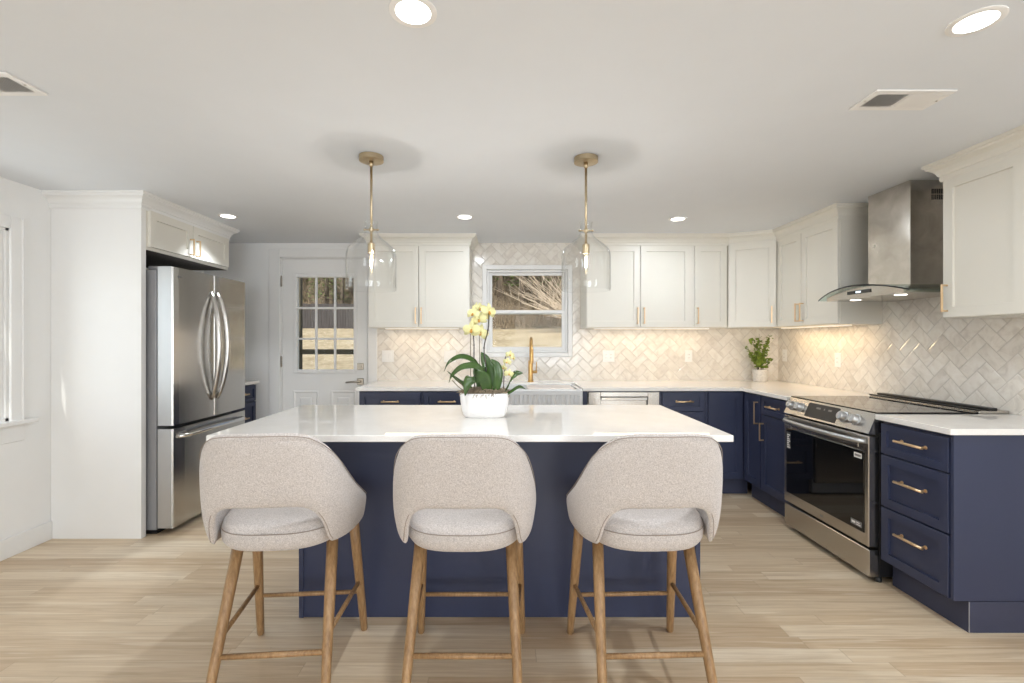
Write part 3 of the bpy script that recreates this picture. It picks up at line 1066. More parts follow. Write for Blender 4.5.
# -- farmhouse sink
sk = thing('farmhouse_sink', 'white fluted apron farmhouse sink under the window', 'sink', (-.250, 3.885, 0))
mb = MB()
SW, SD, SZ0, SZ1 = .888, .54, .655, .902
mb.prism([(0, .02), (SW, .02), (SW, SD), (0, SD)], SZ0, SZ0 + .02, .003)
mb.box(0, SW, .012, .052, SZ0, SZ1, .008, None, 2)
mb.box(0, SW, SD - .06, SD, SZ0 + .01, SZ1, .006, None, 2)
mb.box(0, .03, .04, SD - .02, SZ0 + .01, SZ1, .006, None, 2)
mb.box(SW - .03, SW, .04, SD - .02, SZ0 + .01, SZ1, .006, None, 2)
mb.build('basin', M['fireclay'], sk)
mb = MB()
mb.box(0, SW, .0, .012, SZ1 - .045, SZ1 - .006, .003)
mb.box(0, .03, .0, .012, SZ0, SZ1 - .045, .003)
mb.box(SW - .03, SW, .0, .012, SZ0, SZ1 - .045, .003)
nf = 22
for k in range(nf):
    xa = .03 + (SW - .06) * k / nf
    xb = .03 + (SW - .06) * (k + 1) / nf
    pr = []
    for q in range(5):
        u = q / 4
        pr.append((xa + (xb - xa) * u, .012 - .009 * math.sin(PI * u)))
    mb.rings([[Vector((p[0], p[1], SZ0 + .005)) for p in pr], [Vector((p[0], p[1], SZ1 - .045)) for p in pr]], True, False)
mb.build('fluted_apron', M['fireclay'], sk)
tag(MB().box(.19, .585, 3.975, 4.31, .888, .904, .004).build('sink_cutting_board', M['sink_board']), 'pale rectangular board resting over the right half of the farmhouse sink', 'cutting board')
sb_ = bpy.data.objects['sink_cutting_board']

# -- faucet
fc = thing('kitchen_faucet', 'tall brushed gold pull-down faucet behind the farmhouse sink', 'faucet', (.240, 4.50, CZ1))
mb = MB()
mb.lathe([(.030, 0), (.030, .008), (.022, .014), (.022, .20), (.020, .205)], n=24)
mb.build('body', M['faucet_gold'], fc, 40)
mb = MB()
path = [(0, 0, .20), (0, 0, .30), (0, -.012, .365), (0, -.055, .408), (0, -.10, .418), (0, -.145, .400), (0, -.168, .355), (0, -.172, .32)]
mb.tube(cr(path, 5), .0115, 14)
mb.build('spout', M['faucet_gold'], fc)
mb = MB()
mb.lathe([(.012, .325), (.017, .318), (.018, .22), (.020, .19), (.019, .185), (.012, .184)], 0, -.172, 20)
mb.build('spray_head', M['faucet_gold'], fc, 40)
mb = MB()
mb.tube([(.018, 0, .095), (.062, 0, .095)], .014, 16)
mb.tube([(.052, 0, .095), (.056, 0, .15), (.058, -.002, .19)], [.006, .0055, .005], 10)
mb.build('lever', M['faucet_gold'], fc)

# ------------------------------------------------------------------ outlets and switches


def plate(x, z, gang, label, wall='back', pos=None, cat='outlet', group=None):
    w = .072 if gang == 1 else .118
    if wall == 'back':
        t = thing('wall_outlet' if cat == 'outlet' else 'light_switch', label, cat, (x, TB - .001, z), 0, group)
    else:
        t = thing('wall_outlet' if cat == 'outlet' else 'light_switch', label, cat, (XR - .009, pos, z), SP, group)
    MB().box(-w / 2, w / 2, -.005, 0, -.058, .058, .002).build('cover_plate', M['white_plastic'], t)
    for k in range(gang):
        cx = 0 if gang == 1 else (-.023 + .046 * k)
        o = MB().mat(M['white_plastic']).box(cx - .017, cx + .017, -.008, -.004, -.034, .034, .0015)
        if cat == 'outlet':
            o.mat(M['ink'])
            for zz in (-.018, .014):
                o.box(cx - .007, cx - .005, -.0085, -.0075, zz - .004, zz + .005)
                o.box(cx + .005, cx + .007, -.0085, -.0075, zz - .004, zz + .005)
        o.build('rocker' if cat == 'switch' else 'socket', M['white_plastic'], t)
    return t


Z0 = 1.155
plate((388 - 505.5) / 100.6, Z0, 2, 'double white switch plate on the tile beside the back door casing', cat='switch')
plate((450 - 505.5) / 100.6, Z0, 2, 'double white switch plate on the tile behind the orchid, left of the window', cat='switch')
plate((608.5 - 505.5) / 100.6, Z0, 2, 'double white outlet plate on the tile just right of the sink window', cat='outlet')
plate((688.5 - 505.5) / 100.6, Z0, 1, 'single white outlet on the back wall tile under the narrow cabinet', cat='outlet')
plate(0, 1.165, 1, 'single white outlet at the tiled corner beside the small potted shrub', 'right', 4.56, 'outlet')
plate(0, 1.150, 1, 'single white outlet on the right wall tile between corner and range', 'right', 3.83, 'outlet')

# ------------------------------------------------------------------ refrigerator enclosure
tag(MB().box(XL + .001, -2.403, 3.10, 3.142, 0, ZC - .0005, .001).build('refrigerator_enclosure', M['wall']), 'tall white end panel standing between the left wall and the refrigerator', 'panel')
LP = PI / 2
fc_cab = cabinet('upper_cabinet', 'cream two-door cabinet directly above the refrigerator', 'cabinet', (-2.385, 3.144), LP, .925, .607, 1.918, UZ1, 'cream',
                 [('door', .012, .446, 1.938, 2.185, (.412, 2.015, .125, 'v')), ('door', .449, .913, 1.938, 2.185, (.484, 2.015, .125, 'v'))])

MB().box(.01, .915, .025, .60, 1.914, 1.9178).build('shade_sheet', M['cabinet_shade'], fc_cab)  # added sheet; the shade beneath the cabinet is put into its brown colour
fr = thing('refrigerator', 'large stainless french door refrigerator in the white enclosure', 'refrigerator', (-2.229, 3.160, 0), LP)
MB().box(.004, .876, .122, .73, .03, 1.785, .004).build('body', M['grey_side'], fr)
mb = MB()
mb.box(.02, .86, .13, .68, .0, .03)
mb.build('base', M['black'], fr)


def fridge_door(x0, x1, z0, z1, name):
    mb = MB()
    pr = []
    n = 8
    for q in range(n + 1):
        u = q / n
        pr.append((x0 + (x1 - x0) * u, .006 * (2 * ((x0 + (x1 - x0) * u) / .88) - 1) ** 2))
    poly = [(x0, .110)] + [(x0, .012 + pr[0][1]), (x0 + .006, pr[0][1] + .002)] + pr[1:-1] + [(x1 - .006, pr[-1][1] + .002), (x1, .012 + pr[-1][1]), (x1, .110)]
    mb.mat(M['steel'])
    mb.rings([[Vector((p[0], p[1], z)) for p in poly] for z in (z0, z1)], False, True, True, True)
    mb.bm.faces.ensure_lookup_table()
    mb.mats.append(M['steel_bright'])
    mb.bm.normal_update()
    for f in mb.bm.faces:
        c = f.calc_center_median()
        if (abs(c.x - x0) < .001 or abs(c.x - x1) < .001):
            f.material_index = 1
    return mb.build(name, M['steel'], fr)


FD1 = fridge_door(0.0, .4385, .735, 1.806, 'door')
FD2 = fridge_door(.4415, .880, .735, 1.806, 'door')
FD3 = fridge_door(0.0, .880, .045, .712, 'freezer_drawer')
for d, x in ((FD1, .405), (FD2, .475)):
    mb = MB()
    pts = []
    s = -1 if x < .44 else 1
    for k in range(17):
        u = k / 16
        b = math.sin(PI * u) ** 0.7
        pts.append(Vector((x + s * .018 * b, .004 - .075 * b, .865 + (1.675 - .865) * u)))
    mb.tube(pts, [.015 + .006 * math.sin(PI * k / 16) for k in range(17)], 14)
    mb.build('handle', M['steel_h'], d)
mb = MB()
pts = []
for k in range(17):
    u = k / 16
    pts.append(Vector((.05 + .78 * u, .004 - .062 * math.sin(PI * u) ** 0.35, .655 + .01 * math.sin(PI * u))))
mb.tube(pts, .0135, 12)
mb.build('handle', M['chrome'], FD3)
for x in (.03, .77):
    MB().box(x, x + .08, .045, .20, 1.786 if x < .5 else 1.786, 1.815, .006).build('hinge_cover', M['grey_side'], fr)


def text_obj(name, body, size, parent, loc, rot, m):
    cu = bpy.data.curves.new(name, 'FONT')
    cu.body = body
    cu.size = size
    cu.align_x = 'CENTER'
    cu.align_y = 'CENTER'
    cu.extrude = .0004
    cu.materials.append(m)
    tmp = bpy.data.objects.new('lettering', cu)
    C.objects.link(tmp)
    dg = bpy.context.evaluated_depsgraph_get()
    me = bpy.data.meshes.new_from_object(tmp.evaluated_get(dg))
    bpy.data.objects.remove(tmp)
    bpy.data.curves.remove(cu)
    me.materials.clear()
    me.materials.append(m)
    o = bpy.data.objects.new(name, me)
    C.objects.link(o)
    o.parent = parent
    o.location = loc
    o.rotation_euler = rot
    return o


text_obj('logo_text', 'LG', .022, FD1, (.085, .0035, 1.745), (R(90), 0, 0), M['logo_grey'])
MB().tube([(.055, .006, 1.745), (.055, .003, 1.745)], .010, 20).build('logo_disc', M['logo_grey'], FD1)

# -- small side cabinet past the refrigerator
cabinet('base_cabinet', 'small dark blue drawer cabinet behind the refrigerator in the back left corner', 'cabinet', (-2.475, 4.062), LP, .605, .50, BZ0, BZ1, 'navy',
        [('drawer', .10, .600, .715, DT, (.35, .797, .15, 'h')), ('drawer', .10, .600, .43, .711, (.35, .57, .15, 'h')), ('drawer', .10, .600, BZ0, .426, (.35, .29, .15, 'h'))], TOE)
tag(MB().box(XL + .002, -2.448, 4.060, YB - .002, CZ0, CZ1, .002).build('countertop', M['quartz']), 'small white worktop behind the refrigerator in the back left corner', 'countertop')

# ------------------------------------------------------------------ range
rg = thing('electric_range', 'stainless steel slide-in electric range with black oven glass', 'range', (1.945, 3.290, 0), SP)
RW = .765
MB().box(.002, RW - .002, .066, .755, .035, .905, .002).build('body', M['black'], rg)
mb = MB()
mb.rings([[Vector((0.0, .045, .800)), Vector((0.0, .004, .806)), Vector((0.0, .050, .914)), Vector((0.0, .16, .914)), Vector((0.0, .16, .85))],
          [Vector((RW, .045, .800)), Vector((RW, .004, .806)), Vector((RW, .050, .914)), Vector((RW, .16, .914)), Vector((RW, .16, .85))]], False)
CP = mb.build('control_panel', M['steel_h'], rg)
ta = math.atan2(.046, .108)


def on_panel(x, u, out):
    """u 0..1 up the sloped face, out = distance off it"""
    y = .004 + .046 * u
    z = .806 + .108 * u
    return Vector((x, y - out * math.cos(ta), z + out * math.sin(ta)))


for kx in (.058, .150, .552, .646):
    mb = MB()
    Mk = Matrix.Translation(on_panel(kx, .52, 0)) @ Matrix.Rotation(PI / 2 - ta, 4, 'X')
    mb.lathe([(.033, -.001), (.033, .004), (.027, .006), (.025, .030), (.022, .034), (.0, .034)], n=24, M4=Mk, cap1=False)
    mb.box(-.004, .004, -.022, .022, .030, .039, .001, Mk)
    mb.build('knob', M['steel_bright'], CP, 40)
mb = MB()
q0, q1 = on_panel(.215, .10, .0015), on_panel(.215, .90, .0015)
q2, q3 = on_panel(.500, .90, .0015), on_panel(.500, .10, .0015)
n0 = on_panel(0, 0, -.003) - on_panel(0, 0, .0)
mb.rings([[q0, q1, q2, q3], [q0 + n0, q1 + n0, q2 + n0, q3 + n0]], False)
dsp = mb.build('display', M['matte_glass'], CP)
for i_, (a_, b_) in enumerate(((.30, .34), (.37, .38), (.41, .44))):
    mb = MB()
    q = [on_panel(a_, .62, .0018), on_panel(b_, .62, .0018), on_panel(b_, .72, .0018), on_panel(a_, .72, .0018)]
    mb.rings([q, [p_ + n0 * .1 for p_ in q]], False)
    mb.build('display_mark', M['logo_grey'], dsp)

mb = MB()
ring_box(mb, 0.0, RW, .195, .792, .075, .006, .062, .004)
mb.box(.06, RW - .06, .012, .040, .26, .72)
OD = mb.build('oven_door', M['steel_h'], rg)
MB().box(.030, RW - .030, .002, .013, .262, .705, .002).build('window', M['black_glass'], OD)
mb = MB()
pts = [Vector((.02 + (RW - .04) * k / 16, .004 - .055 * math.sin(PI * k / 16) ** .3, .762)) for k in range(17)]
mb.tube(pts, .0135, 12)
mb.build('handle', M['steel_bright'], OD)
lb = MB()
lb.box(.038, .082, .0008, .0018, .565, .680)
s1 = lb.build('energy_sticker', M['ink'], OD)
lb = MB()
for k in range(7):
    lb.box(.043, .077 - .006 * (k % 3), .0002, .0010, .573 + .014 * k, .581 + .014 * k)
lb.build('sticker_lines', M['white_plastic'], s1)
lb = MB().box(.665, .722, .0008, .0018, .660, .688)
s2 = lb.build('paper_sticker', M['white_plastic'], OD)
lb = MB()
for k in range(5):
    lb.box(.672 + .009 * k, .678 + .009 * k, .0002, .0010, .668, .680)
lb.build('sticker_print', M['ink'], s2)
lb = MB().box(.640, .722, .0008, .0018, .282, .312)
s3 = lb.build('care_sticker', M['logo_grey'], OD)
lb = MB()
lb.box(.648, .675, .0002, .0010, .291, .303)
lb.box(.682, .714, .0002, .0010, .288, .293)
lb.box(.682, .708, .0002, .0010, .299, .304)
lb.build('sticker_print', M['white_plastic'], s3)
text_obj('logo_text', 'LG', .020, OD, (.39, .0048, .225), (R(90), 0, 0), M['logo_grey'])
mb = MB()
mb.box(0.0, RW, .008, .062, .035, .180, .004)
mb.build('storage_drawer', M['steel_h'], rg)
mb = MB()
for x in (.03, RW - .03):
    for y in (.08, .68):
        mb.tube([(x, y, 0), (x, y, .012), (x, y, .036)], [.018, .018, .010], 14)
mb.build('feet', M['black'], rg)
CT = MB().box(.0, RW, .052, .598, .9145, .921, .002).build('cooktop', M['black_glass'], rg)
for (x, y, r) in ((.20, .22, .095), (.56, .22, .115), (.20, .47, .075), (.56, .47, .085), (.385, .49, .05)):
    mb = MB()
    mb.lathe([(r, .9212), (r, .9214), (r - .002, .9214), (r - .002, .9212)], x, y, 40, False, False, False)
    mb.build('burner_ring', M['logo_grey'], CT)
mb = MB()
mb.box(.0, RW, .600, .765, .905, .930, .003)
mb.mat(M['black'])
RT = mb.build('rear_trim', M['steel_h'], rg)
RT.data.materials.clear()
RT.data.materials.append(M['steel_h'])
MB().box(.0, RW, .655, .700, .9302, .944, .002).build('rear_vent', M['black'], rg)
MB().box(.0, RW, .598, .612, .9302, .936, .001).build('front_lip', M['black'], RT)

# ------------------------------------------------------------------ hood
hd = thing('range_hood', 'stainless chimney range hood with curved glass canopy over the range', 'range hood', (2.19, 3.355, 0), SP)
HW = .755


def arch(x):
    u = (x - HW / 2) / (HW / 2)
    return 1.588 + .062 * (1 - u * u)


mb = MB()
ns = 24
for s_ in (0,):
    rings = []
    for k in range(ns + 1):
        x = HW * k / ns
        u = (x - HW / 2) / (HW / 2)
        yf = .045 * u * u
        z = arch(x)
        rings.append([Vector((x, yf, z)), Vector((x, yf, z + .006)), Vector((x, .515, z + .006)), Vector((x, .515, z))])
    mb.rings(rings, True)
mb.build('glass_canopy', M['hood_glass'], hd, 30)
mb = MB()
rings = []
for k in range(ns + 1):
    x = HW * k / ns
    u = (x - HW / 2) / (HW / 2)
    yf = .045 * u * u
    z = arch(x)
    rings.append([Vector((x, yf - .003, z - .001)), Vector((x, yf - .003, z + .007)), Vector((x, yf, z + .007)), Vector((x, yf, z - .001))])
mb.rings(rings, True)
mb.build('canopy_edge', M['black'], hd, 30)
mb = MB()
rings = []
x0b, x1b = .060, .695
for k in range(15):
    x = x0b + (x1b - x0b) * k / 14
    rings.append([Vector((x, .066, 1.580)), Vector((x, .060, arch(x) - .003)), Vector((x, .515, arch(x) - .003)), Vector((x, .515, 1.580))])
mb.rings(rings, True)
HB = mb.build('canopy_body', M['steel_h'], hd, 30)
MB().box(.265, .455, .054, .066, 1.606, 1.628, .002).build('control_strip', M['black_glass'], HB)
MB().box(.345, .385, .0525, .055, 1.612, 1.622).build('lit_display', M['display'], HB)
for x in (.20, .56):
    MB().lathe([(.030, 1.5805), (.030, 1.578), (0.0, 1.5775)], x, .16, 20, cap1=False).build('lamp', M['hood_led'], HB)
mb = MB()
mb.box(.185, .515, .255, .520, 1.640, ZC - .001, .002)
CH = mb.build('chimney', M['hood_steel'], hd)
mb = MB()
for k in range(7):
    for zz in (2.160, 2.195):
        mb.box(.5146, .5165, .385 + .011 * k, .391 + .011 * k, zz, zz + .03)
mb.build('vent_slots', M['black'], CH)

# ------------------------------------------------------------------ island
isl = thing('kitchen_island', 'navy kitchen island cabinet with plain back panel behind the stools', 'island', (-.974, 2.216, 0))
IW = 1.892
MB().box(0.004, IW - .004, .004, .604, .0, CZ0 - .001, .001).build('body', M['navy'], isl)
MB().box(0, .022, -.002, .606, 0, CZ0 - .001, .001).build('end_panel', M['navy'], isl)
MB().box(IW - .022, IW, -.002, .606, 0, CZ0 - .001, .001).build('end_panel', M['navy'], isl)
for k in range(4):
    mb = MB()
    a = .03 + k * .458
    shaker(mb, a, a + .452, .12, .87)
    for v in mb.bm.verts:
        v.co.y = .625 - v.co.y
    dd = mb.build('door', M['navy'], isl)
    hb = MB().box(a + .40, a + .41, .650, .659, .68, .83, .001)
    hb.box(a + .40, a + .41, .624, .652, .685, .695)
    hb.box(a + .40, a + .41, .624, .652, .815, .825)
    hb.build('handle', M['gold'], dd)
tag(MB().box(-1.240, .945, 1.945, 2.875, CZ0, CZ1, .0025).build('island_countertop', M['quartz']), 'long glossy white quartz slab on the navy island', 'countertop')

# ------------------------------------------------------------------ bar stools


def stool(name, label, loc, rz=0.0):
    t = thing(name, label, 'bar stool', loc, rz, 'counter stools along the island')
    # seat: rounded cushion, local +y towards the island
    rings = []
    prof = [(.02, .553), (.80, .555), (.93, .562), (.985, .580), (1.0, .606), (.990, .622), (.975, .630), (.965, .640), (.91, .658), (.70, .668), (.40, .672), (.02, .673)]
    n = 40
    for (f, z) in prof:
        ring = []
        for i in range(n):
            a = 2 * PI * i / n
            c, s = math.cos(a), math.sin(a)
            px = math.copysign(abs(c) ** .66, c) * .232 * f
            py = math.copysign(abs(s) ** .72, s) * .247 * f
            wx = 1.0 + .07 * (py / .235)
            ring.append(Vector((px * wx, py + .005, z + .008 + (.006 if f < .95 and z > .62 else 0) * (s))))
        rings.append(ring)
    mb = MB()
    mb.rings(rings, True)
    seat = mb.build('seat', M['fabric'], t)
    # seam tube
    mb = MB()
    ring = []
    for i in range(n + 1):
        a = 2 * PI * i / n
        c, s = math.cos(a), math.sin(a)
        px = math.copysign(abs(c) ** .66, c) * .2315
        py = math.copysign(abs(s) ** .72, s) * .2465
        ring.append(Vector((px * (1.0 + .07 * (py / .235)), py + .005, .633)))
    mb.tube(ring, .0016, 6, cap=False)
    mb.build('piping', M['thread'], seat)
    # wraparound shell; plan path from left front, round the back, to right front
    half = [(0, -.262), (.07, -.260), (.130, -.250), (.181, -.224), (.215, -.182), (.235, -.125), (.246, -.045), (.250, .04), (.248, .105), (.238, .155)]
    path = [(-x, y) for (x, y) in reversed(half[1:])] + half
    P = cr([(x, y, 0) for (x, y) in path], 4)
    # arc length from the centre
    mid = len(P) // 2
    S = [0.0] * len(P)
    for i in range(mid + 1, len(P)):
        S[i] = S[i - 1] + (P[i] - P[i - 1]).length
    for i in range(mid - 1, -1, -1):
        S[i] = S[i + 1] + (P[i] - P[i + 1]).length
    smax = S[-1]

    def table(tab, s):
        for (s0, z0), (s1, z1) in zip(tab, tab[1:]):
            if s <= s1:
                u = max(0.0, (s - s0) / (s1 - s0))
                return z0 + (z1 - z0) * u
        return tab[-1][1]

    def smooth_table(tab):
        q = cr([(a, b, 0) for a, b in tab], 8)
        return [(v.x, v.y) for v in q]
    TT = smooth_table([(0, 1.0), (.06, 1.0), (.11, .998), (.155, .989), (.197, .962), (.235, .925), (.27, .875), (.31, .822), (.36, .772), (.42, .728), (.49, .686), (.56, .648), (smax - .02, .612), (smax, .592)])
    TB_ = smooth_table([(0, .738), (.06, .738), (.110, .737), (.135, .731), (.160, .713), (.182, .682), (.200, .645), (.213, .610), (.224, .586), (.245, .580), (.30, .572), (.40, .560), (.50, .552), (smax - .02, .552), (smax, .566)])

    def ztop(s):
        return table(TT, s)

    def zbot(s):
        return table(TB_, s)
    nv = 9
    outer = []
    inner = []
    for i, p in enumerate(P):
        d = (P[min(i + 1, len(P) - 1)] - P[max(i - 1, 0)]).normalized()
        nrm = Vector((d.y, -d.x, 0))
        s = S[i]
        zt, zb = ztop(s), zbot(s)
        th = .036 if s < smax - .06 else .036 * (.45 + .55 * (smax - s) / .06)
        co, ci = [], []
        for k in range(nv + 1):
            v = k / nv
            z = zb + (zt - zb) * v
            hgt = (z - .60) / .39
            # lean backwards and open outwards a little; pinch at the bottom
            q = p.copy()
            q.y -= .050 * max(hgt, -.1) * max(0, min(1, (.12 - p.y) / .3))
            bulge = 1.0 + .030 * math.sin(PI * max(0, min(1, (z - .52) / .46))) - .060 * max(0, 1 - (z - .55) / .14)
            q.x *= bulge
            q.z = z
            round_ = math.sin(PI * min(1, max(0, v))) ** .25 if 0 < v < 1 else .0
            t2 = th * (.35 + .65 * round_) * .5
            co.append(q + nrm * t2)
            ci.append(q - nrm * t2)
        outer.append(co)
        inner.append(ci)
    mb = MB()
    rings = []
    for i in range(len(P)):
        rings.append(outer[i] + list(reversed(inner[i])))
    mb.rings(rings, True)
    shell = mb.build('backrest', M['fabric'], t)
    sub = shell.modifiers.new('smooth', 'SUBSURF')
    sub.levels = 1
    sub.render_levels = 1
    # seams: along the top edge and round the cut-out
    mb = MB()
    mb.tube([outer[i][nv - 1] * .35 + outer[i][nv] * .65 + (outer[i][4] - inner[i][4]).normalized() * .0035 for i in range(2, len(P) - 2)], .0016, 6, cap=False)
    idx = [i for i in range(len(P)) if S[i] < .236]
    mb.tube([outer[i][0] * .0 + (outer[i][0] + Vector((0, 0, .020 if S[i] < .17 else .014)) + (outer[i][4] - inner[i][4]).normalized() * .0045) for i in idx], .0016, 6, cap=False)
    mb.build('piping', M['thread'], shell)
    # legs
    FL = [((-.200, .140, .564), (-.2260, .242, 0)), ((.200, .140, .564), (.2260, .242, 0))]
    RL = [((-.172, -.060, .564), (-.200, -.268, 0)), ((.172, -.060, .564), (.200, -.268, 0))]

    def at(leg, z):
        a, b = Vector(leg[0]), Vector(leg[1])
        u = (a.z - z) / (a.z - b.z)
        return a + (b - a) * u
    for leg in FL + RL:
        a, b = Vector(leg[0]), Vector(leg[1])
        pts = [a, a + (b - a) * .35, a + (b - a) * .7, a + (b - a) * .985, b]
        MB().tube(pts, [.0215, .0200, .0175, .0155, .0120], 16).build('leg', M['stool_wood'], t)
    for (p, q, r_) in ((at(FL[0], .190), at(FL[1], .190), .0095), (at(RL[0], .190), at(RL[1], .190), .0105),
                       (at(FL[0], .243), at(RL[0], .243), .0095), (at(FL[1], .243), at(RL[1], .243), .0095)):
        m_ = (p + q) / 2
        MB().tube([p, m_, q], [r_ * .9, r_, r_ * .9], 12).build('stretcher', M['stool_wood'], t)
    return t


stool('bar_stool', 'oatmeal fabric counter stool at the left end of the island, nearest the refrigerator', (-.845, 1.868, 0), R(4.5))
st2 = copy_tree(bpy.data.objects['bar_stool'])
st2.location = (-.152, 1.862, 0)
st2.rotation_euler = (0, 0, 0)
st2['label'] = 'oatmeal fabric counter stool in the middle, in front of the orchid planter'
st3 = copy_tree(bpy.data.objects['bar_stool'])
st3.location = (.522, 1.865, 0)
st3.rotation_euler = (0, 0, R(2.0))
st3['label'] = 'oatmeal fabric counter stool at the right end of the island, nearest the range'

# ------------------------------------------------------------------ pendants


def pendant(x, y, label):
    t = thing('pendant_light', label, 'pendant light', (x, y, ZC), 0, 'glass pendants over the island')
    MB().lathe([(.063, -.0005), (.063, -.026), (.058, -.028), (.010, -.028)], n=36).build('ceiling_canopy', M['antique_brass'], t, 40)
    mb = MB()
    mb.tube([(0, 0, -.026), (0, 0, -.468)], .0065, 12)
    mb.lathe([(.012, -.028), (.012, -.05), (.007, -.056)], n=16)
    mb.build('rod', M['antique_brass'], t)
    mb = MB()
    mb.lathe([(.007, -.455), (.019, -.462), (.019, -.512), (.015, -.513)], n=24)
    mb.tube([(-.032, 0, -.388), (.032, 0, -.388)], .0038, 8)
    for s in (-1, 1):
        mb.lathe([(.0, -.394), (.0065, -.391), (.0065, -.385), (.0, -.382)], s * .034, 0, 12, cap0=False, cap1=False)
    mb.lathe([(.011, -.397), (.013, -.388), (.011, -.379)], n=16)
    mb.build('socket', M['antique_brass'], t, 40)
    prof = [(.036, -.345), (.036, -.352), (.032, -.360), (.033, -.400), (.040, -.416), (.058, -.434), (.092, -.462), (.113, -.481), (.125, -.500), (.130, -.525), (.130, -.60), (.130, -.66), (.130, -.700), (.1285, -.706)]
    mb = MB()
    mb.lathe(prof, n=48, cap0=False, cap1=False)
    sh = mb.build('glass_shade', M['shade_glass'], t)
    so = sh.modifiers.new('wall', 'SOLIDIFY')
    so.thickness = .003
    mb = MB()
    mb.lathe([(.010, -.512), (.012, -.525), (.016, -.545), (.017, -.565), (.014, -.590), (.007, -.605), (.0, -.609)], n=20, cap1=False)
    bulb = mb.build('bulb', M['shade_glass'], t)
    mb = MB()
    pts = []
    for k in range(29):
        a = k * 1.1
        pts.append(Vector((.005 * math.cos(a), .005 * math.sin(a), -.525 - .055 * k / 28)))
    mb.tube(pts, .0016, 6)
    mb.build('filament', M['filament'], bulb)
    light('pendant_glow', 'POINT', (x, y, ZC - .553), (0, 0, 0), 6.0, (1.0, .93, .86), shadow_soft_size=.004)


pendant(-.708, 2.48, 'clear glass bell pendant with brass rod, left of the two over the island')
pendant(.428, 2.50, 'clear glass bell pendant with brass rod, right of the two over the island')

# ------------------------------------------------------------------ recessed lights and vents
for (x, y, lab) in ((-.273, 1.39, 'round recessed downlight above the middle stool, top centre of the photo'),
                    (1.434, 1.433, 'round recessed downlight nearest the top right corner of the photo'),
                    (-2.165, 3.666, 'round recessed downlight beside the cabinet above the refrigerator'),
                    (-.320, 3.69, 'round recessed downlight before the cabinet left of the sink window'),
                    (1.375, 3.75, 'round recessed downlight before the cabinets right of the sink window')):
    t = thing('recessed_light', lab, 'ceiling light', (x, y, ZC), 0, 'recessed ceiling lights')
    MB().lathe([(.070, -.0005), (.070, -.003), (.066, -.005), (.052, -.004), (.052, -.0008)], n=40, cap0=False, cap1=False).build('trim_ring', M['white_plastic'], t, 40)
    MB().lathe([(.052, -.0015), (.052, -.0030), (0, -.0032)], n=40, cap1=False).build('lens', M['led'], t)
    light('downlight', 'AREA', (x, y, ZC - .012), (0, 0, 0), (5.0 if x < -2 else 5.5) if y > 3 else 11.0, (.86, .93, 1.0), .1, None, direction=(0, 0, -1), spread=R(96 if x < -2 else 180))


def vent(x0, x1, y0, y1, label):
    t = thing('ceiling_vent', label, 'vent', ((x0 + x1) / 2, (y0 + y1) / 2, ZC))
    w, d = (x1 - x0) / 2, (y1 - y0) / 2
    mb = MB()
    b = .026
    for (a0, a1, c0, c1) in ((-w, w, -d, -d + b), (-w, w, d - b, d), (-w, -w + b, -d + b, d - b), (w - b, w, -d + b, d - b), (-.004, .004, -d + b, d - b)):
        mb.box(a0, a1, c0, c1, -.007, -.0005, .001)
    fr_ = mb.build('frame', M['white_plastic'], t)
    MB().box(-w + b, w - b, -d + b, d - b, -.0012, -.0006).build('duct_opening', M['black'], t)
    mb = MB()
    nl = 11
    for side in (-1, 1):
        for k in range(nl):
            cx = side * (.012 + (w - b - .012) * (k + .5) / nl)
            Mt = Matrix.Translation((cx, 0, -.0055)) @ Matrix.Rotation(R(38 * side), 4, 'Y')
            mb.box(-.0062, .0062, -d + b, d - b, -.0006, .0006, 0, Mt)
    mb.build('louvers', M['white_plastic'], t)
    mb = MB()
    for s in (-1, 1):
        mb.lathe([(.004, -.007), (.003, -.0085), (0, -.009)], s * (w - .012), 0, 10, cap1=False)
    mb.build('screws', M['nickel'], fr_)


vent(1.439, 1.751, 1.820, 1.973, 'white rectangular ceiling vent on the right in front of the hood')
vent(-2.118, -1.806, 1.700, 1.856, 'white rectangular ceiling vent at the left edge of the photo')

# ------------------------------------------------------------------ orchid
oc = thing('potted_orchid', 'pale yellow orchids in a white oval planter on the island', 'plant', (-.108, 2.425, CZ1))
mb = MB()
prof = [(.74, .000), (.80, .002), (.88, .012), (.95, .036), (1.01, .080), (1.03, .112), (1.02, .122), (1.0, .125), (.96, .124), (.94, .112), (.10, .108)]
rings = []
for (f, z) in prof:
    ring = []
    for i in range(48):
        a = 2 * PI * i / 48
        c, s = math.cos(a), math.sin(a)
        ring.append(Vector((math.copysign(abs(c) ** .55, c) * .122 * f, math.copysign(abs(s) ** .7, s) * .062 * f, z)))
    rings.append(ring)
mb.rings(rings, True)
mb.build('planter', M['ceramic'], oc, 50)
mb = MB()
rnd = random.Random(3)
for i in range(900):
    a = rnd.uniform(0, 2 * PI)
    rr_ = rnd.random() ** .5
    x, y = .122 * math.cos(a) * rr_, .060 * math.sin(a) * rr_
    z = .118 + .026 * (1 - rr_) + rnd.uniform(0, .014)
    b = rnd.uniform(0, 2 * PI)
    l_ = rnd.uniform(.012, .03)
    if rnd.random() < .05:
        x, y, z = .128 * math.cos(a) * 1.0, .066 * math.sin(a), .118
        e = Vector((x + .01 * math.cos(b), y - .004, z - rnd.uniform(.002, .018)))
    else:
        e = Vector((x + l_ * math.cos(b), y + l_ * math.sin(b), z + rnd.uniform(-.006, .012)))
    mid_ = (Vector((x, y, z)) + e) / 2 + Vector((0, 0, .006))
    mb.tube([(x, y, z), mid_, e], .0016, 4, cap=False)
mb.lathe([(.0, .132), (.8, .122), (1.0, .112)], 0, 0, 24, sx=.116, sy=.058, cap0=False, cap1=False)
